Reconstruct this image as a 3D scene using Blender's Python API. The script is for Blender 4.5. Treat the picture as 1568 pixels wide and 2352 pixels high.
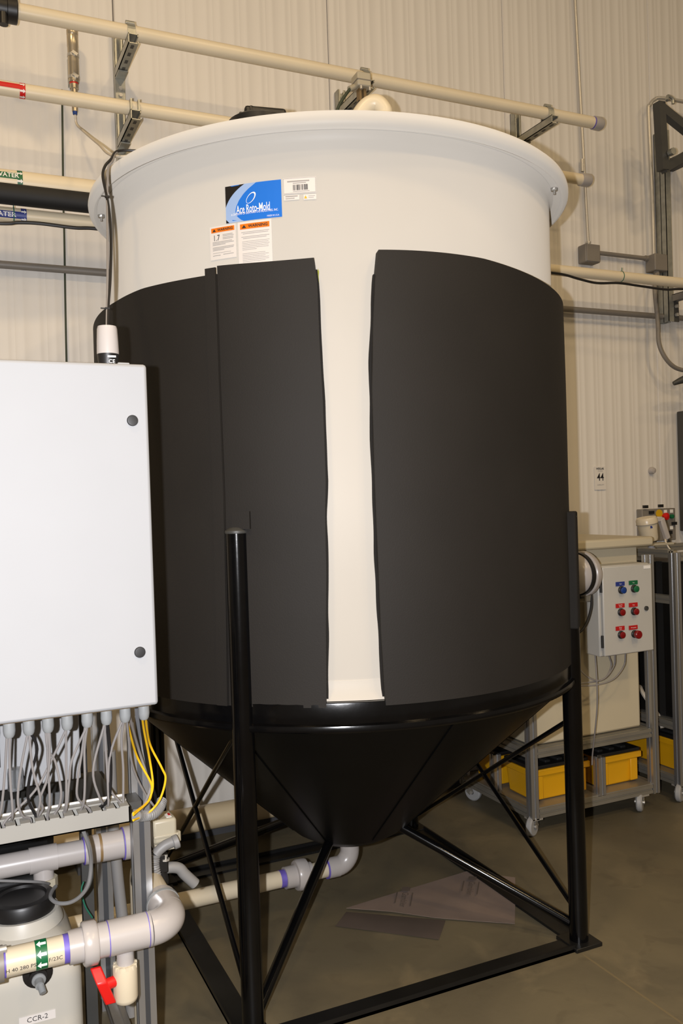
import bpy, bmesh, math, random
from mathutils import Vector as V, Matrix, noise
random.seed(7)
for o in list(bpy.data.objects): bpy.data.objects.remove(o)
C = bpy.context.scene.collection
scene = bpy.context.scene
pi = math.pi

# ------------------------------------------------------------------ camera
W, H = 1568, 2352
F, YAW, PIT, ROL, EYE = 1980.0, .4285, -.0125, -.0325, 1.55
fw = V((math.sin(YAW)*math.cos(PIT), math.cos(YAW)*math.cos(PIT), math.sin(PIT)))
rt = V((math.cos(YAW), -math.sin(YAW), 0)); up = rt.cross(fw)
rt, up = rt*math.cos(ROL)+up*math.sin(ROL), up*math.cos(ROL)-rt*math.sin(ROL)
CAM = V((0, 0, EYE))
cd = bpy.data.cameras.new('camera'); co = bpy.data.objects.new('camera', cd); C.objects.link(co)
cd.sensor_fit = 'HORIZONTAL'; cd.sensor_width = 36; cd.lens = 36*F/W; cd.clip_start = .02
co.matrix_world = Matrix(((rt.x, up.x, -fw.x, 0), (rt.y, up.y, -fw.y, 0), (rt.z, up.z, -fw.z, EYE), (0, 0, 0, 1)))
scene.camera = co
# ------------------------------------------------------------------ light
vs = scene.view_settings
vs.view_transform = 'Standard'; vs.look = 'None'; vs.gamma = 1; vs.exposure = 0; vs.use_curve_mapping = False
w = bpy.data.worlds.new('hall'); scene.world = w; w.use_nodes = True
w.node_tree.nodes['Background'].inputs[0].default_value = (1, .80, .56, 1)
w.node_tree.nodes['Background'].inputs[1].default_value = .20
# flash gun of the camera that took the picture, a hand's breadth to the left of its lens
fl = bpy.data.lights.new('camera_flash', 'SPOT'); fl.energy = 325; fl.color = (1, 1, 1.04)
fl.shadow_soft_size = .012; fl.spot_size = math.radians(105); fl.spot_blend = .6
fo = bpy.data.objects.new('camera_flash', fl); C.objects.link(fo)
fo.matrix_world = Matrix.Translation(CAM-rt*.10+up*.01) @ co.matrix_world.to_3x3().to_4x4()
# high bay lamps of the hall, warm
for (x, y, e) in ((-1.2, .6, 120), (2.6, -.8, 62), (-1.2, -3, 110), (2.6, -3, 108), (6.2, -.8, 26), (6.2, -3, 45)):
    l = bpy.data.lights.new('high_bay_lamp', 'AREA'); l.shape = 'DISK'; l.size = .55; l.energy = e; l.color = (1, .73, .40)
    lo = bpy.data.objects.new('high_bay_lamp', l); C.objects.link(lo); lo.location = (x, y, 6.4)

# ------------------------------------------------------------------ measuring helpers
def ray(x, y): return rt*((x-W/2)/F) - up*((y-H/2)/F) + fw
def aY(x, y, v): d = ray(x, y); return CAM + d*(v/d.y)
def aX(x, y, v): d = ray(x, y); return CAM + d*(v/d.x)
def aZ(x, y, v): d = ray(x, y); return CAM + d*((v-EYE)/d.z)
TC = V((1.34, 2.959, 0)); TD = TC.length; TN = TC/TD; TT = V((TN.y, -TN.x, 0))
def cy(th, z, r): return TC + (-TN*math.cos(th)+TT*math.sin(th))*r + V((0, 0, z))
def hit(x, y, r):                                   # where a sight line meets the tank wall: (angle, height)
    d = ray(x, y); a = d.x**2+d.y**2; b = -2*(d.x*TC.x+d.y*TC.y); c = TD**2-r*r
    q = max(b*b-4*a*c, 0); t = (-b-math.sqrt(q))/(2*a); p = CAM+d*t; q = p-TC
    return math.atan2(q.dot(TT), -q.dot(TN)), p.z

# ------------------------------------------------------------------ materials
def lin(c): return tuple(((v/255)/12.92 if v/255 <= .04045 else ((v/255+.055)/1.055)**2.4) for v in c)
M = {}
def mat(name, rgb, rough=.5, metal=0, var=.06, scale=8, bump=0, bscale=60, spec=.5, coat=0, trans=0, stretch=None, sss=0, dr=0):
    m = bpy.data.materials.new(name); m.use_nodes = True; nt = m.node_tree; N = nt.nodes; L = nt.links
    b = N['Principled BSDF']; c = lin(rgb)
    tc = N.new('ShaderNodeTexCoord'); mp = N.new('ShaderNodeMapping'); L.new(tc.outputs['Object'], mp.inputs[0])
    if stretch: mp.inputs['Scale'].default_value = stretch
    n = N.new('ShaderNodeTexNoise'); n.inputs['Scale'].default_value = scale; n.inputs['Detail'].default_value = 5
    L.new(mp.outputs[0], n.inputs['Vector'])
    r = N.new('ShaderNodeValToRGB'); r.color_ramp.elements[0].position = .3; r.color_ramp.elements[1].position = .7
    r.color_ramp.elements[0].color = tuple(v*(1-var) for v in c)+(1,); r.color_ramp.elements[1].color = tuple(min(1, v*(1+var)) for v in c)+(1,)
    L.new(n.outputs['Fac'], r.inputs[0]); L.new(r.outputs[0], b.inputs['Base Color'])
    b.inputs['Roughness'].default_value = rough; b.inputs['Metallic'].default_value = metal
    b.inputs['Specular IOR Level'].default_value = spec; b.inputs['Coat Weight'].default_value = coat
    b.inputs['Transmission Weight'].default_value = trans
    if sss: b.inputs['Subsurface Weight'].default_value = sss; b.inputs['Subsurface Radius'].default_value = (.03, .025, .02); b.inputs['Subsurface Scale'].default_value = .5
    if bump:
        n2 = N.new('ShaderNodeTexNoise'); n2.inputs['Scale'].default_value = bscale; n2.inputs['Detail'].default_value = 4; L.new(mp.outputs[0], n2.inputs['Vector'])
        bp = N.new('ShaderNodeBump'); bp.inputs['Strength'].default_value = bump; bp.inputs['Distance'].default_value = .01
        L.new(n2.outputs['Fac'], bp.inputs['Height']); L.new(bp.outputs[0], b.inputs['Normal'])
    if dr: b.inputs['Diffuse Roughness'].default_value = dr
    M[name] = m; return m
mat('panel', (212, 207, 199), .5, var=.025, scale=1.2)
mat('joint', (150, 135, 105), .7)
mat('concrete', (112, 104, 84), .62, var=.0, bump=.06, bscale=40)
mat('poly', (190, 185, 176), .55, dr=.9, var=.02, scale=3, spec=.35)
mat('poly2', (186, 176, 152), .45, var=.03, scale=3, spec=.35)
mat('foam', (29, 26, 23), .7, var=.12, scale=3, bump=.05, bscale=220, spec=.3)
mat('foam_in', (30, 28, 26), .85, var=.1, bump=.1, bscale=150, spec=.2)
mat('black_paint', (6, 6, 7), .15, var=.25, scale=14, bump=.025, bscale=24, spec=.35)
mat('cone_black', (7, 7, 7), .42, var=.15, spec=.18)
mat('lock_grey', (150, 148, 144), .35)
mat('black_satin', (16, 16, 16), .38, var=.2, scale=10)
mat('black_plastic', (22, 21, 21), .42, var=.1)
mat('rubber', (18, 18, 18), .7)
mat('pvc', (196, 184, 160), .3, var=.03, scale=5, spec=.45)
mat('pvcw', (166, 160, 156), .28, var=.03, scale=5, spec=.5)
mat('primer', (98, 84, 168), .5, var=.15, scale=40)
mat('encl', (146, 147, 149), .7, spec=.2, var=.01, bump=.02, bscale=500)
mat('gland', (128, 130, 130), .4)
mat('greybox', (178, 176, 170), .4, var=.02)
mat('alu', (182, 182, 182), .33, metal=.85, var=.05, scale=20, stretch=(1, 1, .05))
mat('alu_slot', (96, 98, 102), .45, metal=.8)
mat('alu_dull', (150, 146, 136), .42, metal=.6, var=.08)
mat('galv', (168, 168, 160), .4, metal=.75, var=.14, scale=30)
mat('emt', (188, 184, 176), .4, metal=.6, var=.02)
mat('steel', (190, 178, 156), .3, metal=.75, var=.04)
mat('conduit_grey', (118, 112, 104), .5, var=.05)
mat('act_beige', (168, 160, 140), .45, var=.04)
mat('duct', (136, 134, 128), .5, var=.03)
mat('cable', (128, 124, 122), .5, var=.05)
mat('cable_black', (24, 23, 24), .45)
mat('cable_yellow', (222, 176, 26), .4, var=.04)
mat('cable_green', (52, 60, 44), .6)
mat('cable_white', (196, 188, 174), .5)
mat('hose_grey', (122, 121, 120), .5, var=.05)
mat('red', (196, 22, 18), .4, var=.05)
mat('redlab', (176, 20, 22), .45, var=.05)
mat('dred', (120, 6, 12), .3, var=.08)
mat('green', (10, 92, 52), .45, var=.06)
mat('tie_green', (30, 96, 76), .5)
mat('blue', (34, 50, 122), .45, var=.06)
mat('bblue', (16, 54, 122), .35)
mat('stk_blue', (26, 104, 196), .35, var=.02)
mat('stk_lblue', (142, 166, 204), .35, var=.02)
mat('stk_black', (26, 22, 20), .35)
mat('stk_white', (206, 200, 194), .35, var=.01)
mat('orange', (214, 108, 12), .4, var=.02)
mat('ink', (30, 28, 30), .6)
mat('ink_soft', (142, 137, 132), .6)
mat('white_print', (226, 224, 220), .5, var=.01)
mat('yellow_bin', (206, 152, 14), .42, var=.06, scale=4)
mat('yellow', (200, 160, 20), .45)
mat('castor_wheel', (148, 148, 148), .5, var=.06)
mat('dark_steel', (58, 58, 56), .5, var=.1)
mat('translucent', (176, 172, 162), .38, var=.03, scale=3, spec=.4)
mat('clear', (200, 202, 204), .12, trans=.85, var=0)
mat('paper', (112, 98, 90), .85, var=.12, scale=6, bump=.08, bscale=9)
mat('paper_dark', (78, 68, 62), .8, var=.12, scale=6)
mat('kraft_ink', (82, 72, 65), .8)
mat('beige_pipe', (206, 186, 150), .42, var=.06, scale=6, stretch=(.2, 1, 1))
mat('curb', (62, 62, 64), .7, var=.1)
mat('saw_cut', (104, 92, 66), .8)
mat('pvc_wall', (216, 203, 176), .35, var=.03, scale=5, spec=.4)
mat('moss', (128, 132, 20), .7)
mat('stain', (196, 184, 130), .5)
mat('brown_tape', (120, 96, 60), .5)
# concrete gets stains and trowel clouds of its own
def concrete():
    m = M['concrete']; nt = m.node_tree; N = nt.nodes; L = nt.links; b = N['Principled BSDF']; tc = [n for n in N if n.type == 'TEX_COORD'][0]
    def nz(s, d=6):
        n = N.new('ShaderNodeTexNoise'); n.inputs['Scale'].default_value = s; n.inputs['Detail'].default_value = d; n.inputs['Distortion'].default_value = .6
        L.new(tc.outputs['Object'], n.inputs['Vector']); return n
    r = N.new('ShaderNodeValToRGB'); e = r.color_ramp.elements; e[0].position = .3; e[1].position = .72
    e[0].color = lin((78, 72, 58))+(1,); e[1].color = lin((108, 99, 77))+(1,); L.new(nz(1.6).outputs['Fac'], r.inputs[0])
    r2 = N.new('ShaderNodeValToRGB'); e = r2.color_ramp.elements; e[0].position = .56; e[1].position = .74; e[0].color = (0, 0, 0, 1); e[1].color = (.5, .5, .5, 1); L.new(nz(4.5, 8).outputs['Fac'], r2.inputs[0])
    mx = N.new('ShaderNodeMixRGB'); L.new(r2.outputs[0], mx.inputs[0]); L.new(r.outputs[0], mx.inputs[1]); mx.inputs[2].default_value = lin((122, 110, 85))+(1,)
    r3 = N.new('ShaderNodeValToRGB'); e = r3.color_ramp.elements; e[0].position = .6; e[1].position = .66; e[0].color = (0, 0, 0, 1); e[1].color = (.25, .25, .25, 1); L.new(nz(9, 3).outputs['Fac'], r3.inputs[0])
    mx2 = N.new('ShaderNodeMixRGB'); L.new(r3.outputs[0], mx2.inputs[0]); L.new(mx.outputs[0], mx2.inputs[1]); mx2.inputs[2].default_value = lin((74, 66, 52))+(1,)
    L.new(mx2.outputs[0], b.inputs['Base Color'])
    rr = N.new('ShaderNodeMapRange'); rr.inputs[3].default_value = .45; rr.inputs[4].default_value = .75; L.new(nz(3).outputs['Fac'], rr.inputs[0]); L.new(rr.outputs[0], b.inputs['Roughness'])
concrete()

# ------------------------------------------------------------------ mesh helpers
ORG = {}
def frame(d):
    d = d.normalized(); a = V((0, 0, 1)) if abs(d.z) < .9 else V((0, 1, 0))
    x = a.cross(d).normalized(); return x, d.cross(x), d
def crom(pts, n=6):
    P = [V(p) for p in pts]
    if len(P) < 3: return P
    P = [P[0]*2-P[1]]+P+[P[-1]*2-P[-2]]; out = []
    for i in range(1, len(P)-2):
        a, b, c, d = P[i-1:i+3]
        for k in range(n):
            t = k/n; out.append(.5*((2*b)+(c-a)*t+(2*a-5*b+4*c-d)*t*t+(3*b-a-3*c+d)*t**3))
    out.append(P[-2]); return out
class MB:
    def __init__(s): s.v = []; s.f = []
    def add(s, vs, fs):
        k = len(s.v); s.v += [V(p) for p in vs]; s.f += [tuple(i+k for i in f) for f in fs]; return s
    def box(s, c, d, R=None):
        c = V(c); h = V(d)/2; vs = []
        for z in (-1, 1):
            for (x, y) in ((-1, -1), (1, -1), (1, 1), (-1, 1)):
                p = V((x*h.x, y*h.y, z*h.z)); vs.append(c+(R @ p if R else p))
        return s.add(vs, ((3, 2, 1, 0), (4, 5, 6, 7), (0, 1, 5, 4), (1, 2, 6, 5), (2, 3, 7, 6), (3, 0, 4, 7)))
    def lohi(s, a, b): a, b = V(a), V(b); return s.box((a+b)/2, b-a)
    def ring(s, prof, o, ax, seg=24, close=False):          # lathe: prof = [(r, h)], about axis ax through o
        o = V(o); x, y, d = frame(V(ax)); vs = []; fs = []; n = len(prof)
        for (r, h) in prof:
            for k in range(seg):
                a = 2*pi*k/seg; vs.append(o+d*h+(x*math.cos(a)+y*math.sin(a))*r)
        for i in range(n if close else n-1):
            j = (i+1) % n
            for k in range(seg): fs.append((i*seg+k, i*seg+(k+1) % seg, j*seg+(k+1) % seg, j*seg+k))
        if not close:
            if prof[0][0] > 1e-5: fs.append(tuple(range(seg-1, -1, -1)))
            if prof[-1][0] > 1e-5: fs.append(tuple((n-1)*seg+k for k in range(seg)))
        return s.add(vs, fs)
    def cyl(s, p, q, r, r2=None, seg=20): p, q = V(p), V(q); return s.ring([(r, 0), (r if r2 is None else r2, (q-p).length)], p, q-p, seg)
    def cap(s, p, q, r, bev=.2, seg=20):                     # cylinder with softened ends
        p, q = V(p), V(q); L = (q-p).length; b = r*bev
        return s.ring([(r-b, 0), (r, b), (r, L-b), (r-b, L)], p, q-p, seg)
    def tube(s, pts, r, seg=8, n=6, smooth=True):
        P = crom(pts, n) if smooth else [V(p) for p in pts]; vs = []; fs = []; x = None
        for i, p in enumerate(P):
            d = (P[min(i+1, len(P)-1)]-P[max(i-1, 0)]).normalized()
            if x is None: x = frame(d)[0]
            x = (x-d*x.dot(d)).normalized(); y = d.cross(x); rr = r(i/(len(P)-1)) if callable(r) else r
            for k in range(seg): a = 2*pi*k/seg; vs.append(p+(x*math.cos(a)+y*math.sin(a))*rr)
        for i in range(len(P)-1):
            for k in range(seg): fs.append((i*seg+k, i*seg+(k+1) % seg, (i+1)*seg+(k+1) % seg, (i+1)*seg+k))
        fs += [tuple(range(seg-1, -1, -1)), tuple((len(P)-1)*seg+k for k in range(seg))]
        return s.add(vs, fs)
    def prism(s, poly, fn, t0, t1):                          # polygon (u, v) swept from t0 to t1 through fn(u, v, t)
        n = len(poly); vs = [fn(u, v, t0) for u, v in poly]+[fn(u, v, t1) for u, v in poly]
        return s.add(vs, [tuple(range(n-1, -1, -1)), tuple(range(n, 2*n))]+[(i, (i+1) % n, n+(i+1) % n, n+i) for i in range(n)])
    def bar(s, p, q, wd, ht, upv=(0, 0, 1)):                 # rectangular bar from p to q
        p, q = V(p), V(q); d = (q-p).normalized(); sd = d.cross(V(upv)).normalized(); u = sd.cross(d)
        vs = [e+sd*a*wd/2+u*b*ht/2 for e in (p, q) for a, b in ((-1, -1), (1, -1), (1, 1), (-1, 1))]
        return s.add(vs, ((3, 2, 1, 0), (4, 5, 6, 7), (0, 1, 5, 4), (1, 2, 6, 5), (2, 3, 7, 6), (3, 0, 4, 7)))
    def elbow(s, c, a, b, R, r, seg=16, n=8):                # quarter bend: a, b = unit vectors from corner c towards both ends
        c, a, b = V(c), V(a), V(b); o = c+a*R+b*R
        return s.tube([o-b*R*math.cos(t)-a*R*math.sin(t) for t in [pi/2*k/n for k in range(n+1)]], r, seg, smooth=False)
    def build(s, name, m, parent=None, bevel=0, flat=False, ang=38):
        if parent is None:
            xs, ys, zs = zip(*s.v); org = V(((min(xs)+max(xs))/2, (min(ys)+max(ys))/2, min(zs)))
        else: org = ORG[parent.name]
        me = bpy.data.meshes.new(name); me.from_pydata([tuple(p-org) for p in s.v], [], s.f); me.update()
        bm = bmesh.new(); bm.from_mesh(me); bmesh.ops.recalc_face_normals(bm, faces=bm.faces); bm.to_mesh(me); bm.free()
        if not flat: me.shade_smooth(); me.set_sharp_from_angle(angle=math.radians(ang))
        me.materials.append(M[m]); o = bpy.data.objects.new(name, me); C.objects.link(o)
        if parent is None: o.location = org
        else: o.parent = parent
        ORG[o.name] = org
        if bevel:
            bv = o.modifiers.new('bevel', 'BEVEL'); bv.width = bevel; bv.segments = 2; bv.limit_method = 'ANGLE'; bv.angle_limit = .7
        return o
def tag(o, label, cat, group=None, kind=None):
    o['label'] = label; o['category'] = cat
    if group: o['group'] = group
    if kind: o['kind'] = kind
    return o
def thing(name, loc, label, cat, group=None):
    o = bpy.data.objects.new(name, None); C.objects.link(o); o.location = loc; o.empty_display_size = .05; ORG[o.name] = V(loc)
    return tag(o, label, cat, group)
def struct(o): o['kind'] = 'structure'; return o
def part(name, m, parent, fn, **k): b = MB(); fn(b); return b.build(name, m, parent, **k)
TXT = {}
def text(body, bold=0):                                      # flat glyph outlines -> (verts2d, faces), height about 1
    if body in TXT: return TXT[body]
    c = bpy.data.curves.new('t', 'FONT'); c.body = body; c.align_x = 'CENTER'; c.align_y = 'CENTER'; c.size = 1; c.resolution_u = 2; c.offset = bold
    o = bpy.data.objects.new('t', c); C.objects.link(o)
    me = bpy.data.meshes.new_from_object(o.evaluated_get(bpy.context.evaluated_depsgraph_get()))
    r = ([(p.co.x, p.co.y) for p in me.vertices], [tuple(f.vertices) for f in me.polygons]); bpy.data.objects.remove(o); bpy.data.meshes.remove(me); bpy.data.curves.remove(c)
    TXT[body] = r; return r
def put_text(b, body, fn, size, width=None, bold=0):         # fn(u, v) -> point; u right, v up, centred
    v, f = text(body, bold); sx = size
    if width: xs = [p[0] for p in v]; sx = width/(max(xs)-min(xs))
    b.add([fn(x*sx, y*size) for x, y in v], f)

# ================================================================== setting
YW = 3.95
struct(tag(part('floor', 'concrete', None, lambda b: b.lohi((-5, -5, -.12), (9, 4.05, 0)), flat=True), 'grey concrete floor with stains and a saw cut joint', 'floor'))
fl_o = bpy.data.objects['floor']
part('control_joint', 'saw_cut', fl_o, lambda b: b.lohi((1.886, -2, -.01), (1.894, 2.30, .0006)))
wb = struct(tag(part('wall_back', 'joint', None, lambda b: b.lohi((-4, 4.0, 0), (9, 4.1, 6.6))), 'white ribbed insulated metal panel wall', 'wall'))
def panel_mesh():
    b = MB(); w_, n = 1.06, 16; pr = [(.002, .05), (.002, .012), (.006, .004)]
    for k in range(n):
        c = (k+.5)*w_/n; pr += [(c-.011, .004), (c-.005, .0024), (c+.005, .0024), (c+.011, .004)]
        if k % 2 == 0: pr += [(c+.028, .004), (c+.031, .0034), (c+.034, .004)]
    pr += [(w_-.006, .004), (w_-.002, .012), (w_-.002, .05)]
    m = len(pr); vs = [V((x, y, z)) for z in (0, 6.6) for x, y in pr]
    b.add(vs, [(i, i+1, m+i+1, m+i) for i in range(m-1)]); return b
pm = None
for i in range(-4, 8):
    if pm is None: o = panel_mesh().build('wall_panel', 'panel', wb, ang=20); pm = o.data
    else: o = bpy.data.objects.new('wall_panel', pm); C.objects.link(o); o.parent = wb
    o.location = V((.757+1.06*i, YW-.004, 0))-ORG['wall_back']
    if i == -4:
        for v_ in pm.vertices: v_.co += ORG['wall_back']
struct(tag(part('baseboard_back', 'curb', None, lambda b: b.lohi((-4, YW-.012, 0), (9, YW+.02, .07))), 'dark grey curb along the foot of the wall', 'baseboard'))

# ================================================================== steel stand
S = .59; LEG = {'A': V((TC.x-S, TC.y-S, 0)), 'B': V((TC.x+S, TC.y-S, 0)), 'C': V((TC.x-S, TC.y+S, 0)), 'D': V((TC.x+S, TC.y+S, 0))}
st = thing('steel_stand', (TC.x, TC.y, 0), 'glossy black welded steel stand with cone under the big white tank', 'stand')
for k, p in LEG.items():
    lg = part('leg', 'black_paint', st, lambda b: b.ring([(.032, .012), (.032, 1.47)], p, (0, 0, 1), 28))
    part('leg_cap', 'dark_steel', lg, lambda b: b.ring([(.033, 1.468), (.034, 1.472), (.033, 1.476), (.02, 1.484), (0, 1.488)], p, (0, 0, 1), 28))
    out = (p-TC).normalized()
    part('base_plate', 'black_satin', st, lambda b: b.lohi(p+V((-.055, -.055, .0)), p+V((.055, .055, .014))), bevel=.002)
    sd = V((-out.y, out.x, 0))
    part('gusset_plate', 'black_paint', st, lambda b: b.box(p-out*.02+V((0, 0, 1.06)), (.10, .012, .22), Matrix.Rotation(math.atan2(sd.y, sd.x), 3, 'Z')))
def rail(p, q, side):
    p, q = V(p), V(q); d = (q-p).normalized(); o_ = V(side)
    def f(b):
        b.bar(p+V((0, 0, .005)), q+V((0, 0, .005)), .074, .010); b.bar(p-o_*.034+V((0, 0, .012)), q-o_*.034+V((0, 0, .012)), .006, .024)
    part('base_rail', 'black_satin', st, f)
e_ = .05
rail(LEG['A']+V((e_, -.005, 0)), LEG['B']+V((-e_, -.005, 0)), (0, 1, 0)); rail(LEG['A']+V((-.005, e_, 0)), LEG['C']+V((-.005, -e_, 0)), (1, 0, 0))
rail(LEG['C']+V((e_, 0, 0)), LEG['D']+V((-e_, 0, 0)), (0, -1, 0)); rail(LEG['B']+V((.005, e_, 0)), LEG['D']+V((.005, -e_, 0)), (-1, 0, 0))
part('support_ring', 'black_paint', st, lambda b: b.ring([(.80, .985), (.836, .985), (.838, .98), (.838, .925), (.850, .921), (.852, .914), (.852, .906), (.848, .901), (.80, .901)], TC, (0, 0, 1), 96, close=True))
part('cone', 'cone_black', st, lambda b: b.ring([(.81, .98), (.825, .90), (.21, .335), (.16, .305), (0, .30)], TC, (0, 0, 1), 72))
for k in range(8):
    th = 2*pi*(k+.5)/8
    part('cone_seam', 'cone_black', st, lambda b: b.bar(cy(th, .895, .822), cy(th, .345, .222), .006, .004))
def rod(p, q, r=.0085, nm='brace_rod'): part(nm, 'black_paint', st, lambda b: b.cyl(p, q, r, seg=10))
Z = lambda p, z: V((p.x, p.y, z))
rod(Z(LEG['C'], .93), Z(LEG['A'], .10)+V((.0, .02, 0))); rod(Z(LEG['A'], .93), Z(LEG['C'], .06))
rod(Z(LEG['B'], .78), Z(LEG['D'], .05)); rod(Z(LEG['D'], .80), Z(LEG['B'], .10))
for k in 'ABCD':
    d = (LEG[k]-TC).normalized(); q = TC+d*.19; q.z = .345; p = LEG[k]-d*.03; p.z = .07
    rod(p, q, .0165 if k != 'A' else .017, 'diagonal_strut')

# ================================================================== tank
tk = thing('storage_tank', (TC.x, TC.y, .3), 'large white plastic cone bottom tank with flared rim standing in the black stand', 'tank')
part('shell', 'poly', tk, lambda b: b.ring([(.79, .975), (.80, 1.0), (.801, 1.6), (.801, 2.40), (.801, 2.566), (.805, 2.582), (.815, 2.593)], TC, (0, 0, 1), 128))
part('rim', 'poly', tk, lambda b: b.ring([(.80, 2.596), (.838, 2.592), (.843, 2.583), (.850, 2.580), (.860, 2.584), (.867, 2.593), (.869, 2.606), (.866, 2.620), (.855, 2.630), (.80, 2.634)], TC, (0, 0, 1), 128, close=True))
part('dome', 'poly', tk, lambda b: b.ring([(.83, 2.62), (.76, 2.65), (.6, 2.72), (.4, 2.79), (.2, 2.83), (0, 2.84)], TC, (0, 0, 1), 96))
part('bottom_flange', 'poly', tk, lambda b: b.ring([(.79, .986), (.822, .986), (.818, .995), (.806, 1.012), (.803, 1.04), (.79, 1.04)], TC, (0, 0, 1), 128, close=True))
for px, py in ((1275, 446), (251, 418)):
    th, z = hit(px, py, .845) if 300 < px < 1200 else (1.20 if px > 1200 else -1.36, 0)
    part('rim_bolt', 'emt', tk, lambda b: b.ring([(.004, -.022), (.004, -.010), (.011, -.010), (.012, -.002), (.013, -.001), (.013, 0)], cy(th, 2.593, .826), (0, 0, 1), 8))
# black manway lid just inside the rim
lp = V((.965, 2.66, 2.709))
ld = thing('tank_manway_lid', lp, 'black plastic manway lid with handle tabs on top of the white tank', 'lid')
part('collar', 'black_plastic', ld, lambda b: b.ring([(.10, -.03), (.10, .075), (.085, .085)], lp, (0, 0, 1), 32))
part('cover', 'black_plastic', ld, lambda b: b.box(lp+V((.025, 0, .096)), (.135, .11, .032), Matrix.Rotation(.12, 3, 'Y') @ Matrix.Rotation(-.4, 3, 'Z')), bevel=.01)
part('latch_tab', 'black_plastic', ld, lambda b: b.box(lp+V((-.062, .0, .084)), (.014, .03, .035)), bevel=.004)
part('latch_tab', 'black_plastic', ld, lambda b: b.box(lp+V((-.035, -.02, .095)), (.012, .03, .045)), bevel=.004)
# white vent bend on the tank top
vp = V((1.490, 2.775, 2.752)); vt = thing('vent_elbow', vp, 'white PVC return bend standing on the tank top behind the rim', 'pipe')
part('bend', 'pvc_wall', vt, lambda b: b.tube([vp, vp+V((0, 0, .18)), vp+V((-.004, .002, .212)), vp+V((-.026, .012, .236)), vp+V((-.056, .028, .226)), vp+V((-.085, .042, .185)), vp+V((-.105, .05, .13))], .031, 16))
part('socket_rim', 'pvcw', vt, lambda b: b.ring([(.037, .12), (.037, .15)], vp, (0, 0, 1), 20))

# ---- insulation sheets
RI, RO = .803, .838
def curve(pts, r=RO):                                         # pixel chain of an edge -> angle as a function of height
    q = sorted((hit(x, y, r)[::-1] for x, y in pts))
    def g(z):
        if z <= q[0][0]: return q[0][1]
        for (z0, a0), (z1, a1) in zip(q, q[1:]):
            if z <= z1: return a0+(a1-a0)*(z-z0)/(z1-z0+1e-9)
        return q[-1][1]
    return g
def sheet(name, m, parent, tl, tr, zb, zt, r0, r1, nu=60, nv=40, wob=.002, seed=0, bulge=None):
    b = MB(); vs = []; fs = []
    for lay, r in ((0, r0), (1, r1)):
        for j in range(nv+1):
            for i in range(nu+1):
                s_, t = i/nu, j/nv; z = zb+(2.2-zb)*t; a = tl(z)+(tr(z)-tl(z))*s_; zz = zb(a) if callable(zb) else zb; ztop = zt(a) if callable(zt) else zt
                z = zz+(ztop-zz)*t; a = tl(z)+(tr(z)-tl(z))*s_
                k = noise.noise(V((a*2.5, z*2.0, seed)))*wob*(1 if lay else .0)+(bulge(a) if bulge else 0)
                vs.append(cy(a, z, r+k))
    n1 = (nu+1)*(nv+1); I = lambda l, i, j: l*n1+j*(nu+1)+i
    for j in range(nv):
        for i in range(nu):
            fs.append((I(1, i, j), I(1, i+1, j), I(1, i+1, j+1), I(1, i, j+1))); fs.append((I(0, i, j+1), I(0, i+1, j+1), I(0, i+1, j), I(0, i, j)))
    for j in range(nv): fs.append((I(0, 0, j), I(1, 0, j), I(1, 0, j+1), I(0, 0, j+1))); fs.append((I(1, nu, j), I(0, nu, j), I(0, nu, j+1), I(1, nu, j+1)))
    for i in range(nu): fs.append((I(0, i, 0), I(0, i+1, 0), I(1, i+1, 0), I(1, i, 0))); fs.append((I(1, i, nv), I(1, i+1, nv), I(0, i+1, nv), I(0, i, nv)))
    return b.add(vs, fs).build(name, m, parent, ang=50)
ZB = .972
eL = curve([(719, 583), (728, 650), (733, 780), (741, 920), (748, 1105), (746, 1180), (749, 1310), (748, 1420), (749, 1620)])
eR = curve([(869, 571), (862, 640), (857, 760), (855, 880), (858, 1010), (862, 1130), (868, 1280), (874, 1420), (882, 1560), (886, 1623)])
sm = curve([(505, 612), (513, 850), (524, 1130), (530, 1400), (533, 1620)])
ins = []
zL = hit(610, 598, RO)[1]; zR = hit(900, 577, RO)[1]; zFL = hit(380, 648, RO)[1]
def zt_right(a): return zR + .004*math.sin(a*5) - .045*max(0, a-.55)
def zt_mid(a): return zL + .004*math.sin(a*9)
def zt_left(a): return zFL + .006*math.sin(a*4) - .045*max(0, -.75-a)
t1 = sheet('insulation_sheet', 'foam', None, lambda z: sm(z)-.012, eL, ZB, zt_mid, RI, RO, seed=1)
tag(t1, 'black foam insulation sheet between the vertical seam and the bare white strip', 'insulation', 'foam sheets wrapped around the tank')
t2 = sheet('insulation_sheet', 'foam', None, lambda z: -2.75, lambda z: sm(z)-.0124, ZB, zt_left, RI+.001, RO+.004, nu=90, seed=5, bulge=lambda a: .034*max(0., 1-abs(a+1.45)/.5)**1.2)
tag(t2, 'black foam insulation sheet left of the vertical seam behind the white cabinet', 'insulation', 'foam sheets wrapped around the tank')
t3 = sheet('insulation_sheet', 'foam', None, eR, lambda z: 2.75, ZB, zt_right, RI, RO+.002, nu=110, seed=9)
tag(t3, 'large black foam insulation sheet right of the bare white strip', 'insulation', 'foam sheets wrapped around the tank')
sheet('backing_layer', 'foam_in', t1, lambda z: eL(z)-.03, lambda z: eL(z)+.006+.004*noise.noise(V((0, z*9, 3))), ZB+.004, lambda a: zL-.03, RI+.001, RI+.016, nu=4, nv=60, wob=0)
sheet('backing_layer', 'foam_in', t3, lambda z: eR(z)-.006-.004*noise.noise(V((0, z*9, 7))), lambda z: eR(z)+.03, ZB+.004, lambda a: zR-.06, RI+.001, RI+.016, nu=4, nv=60, wob=0)
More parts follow.
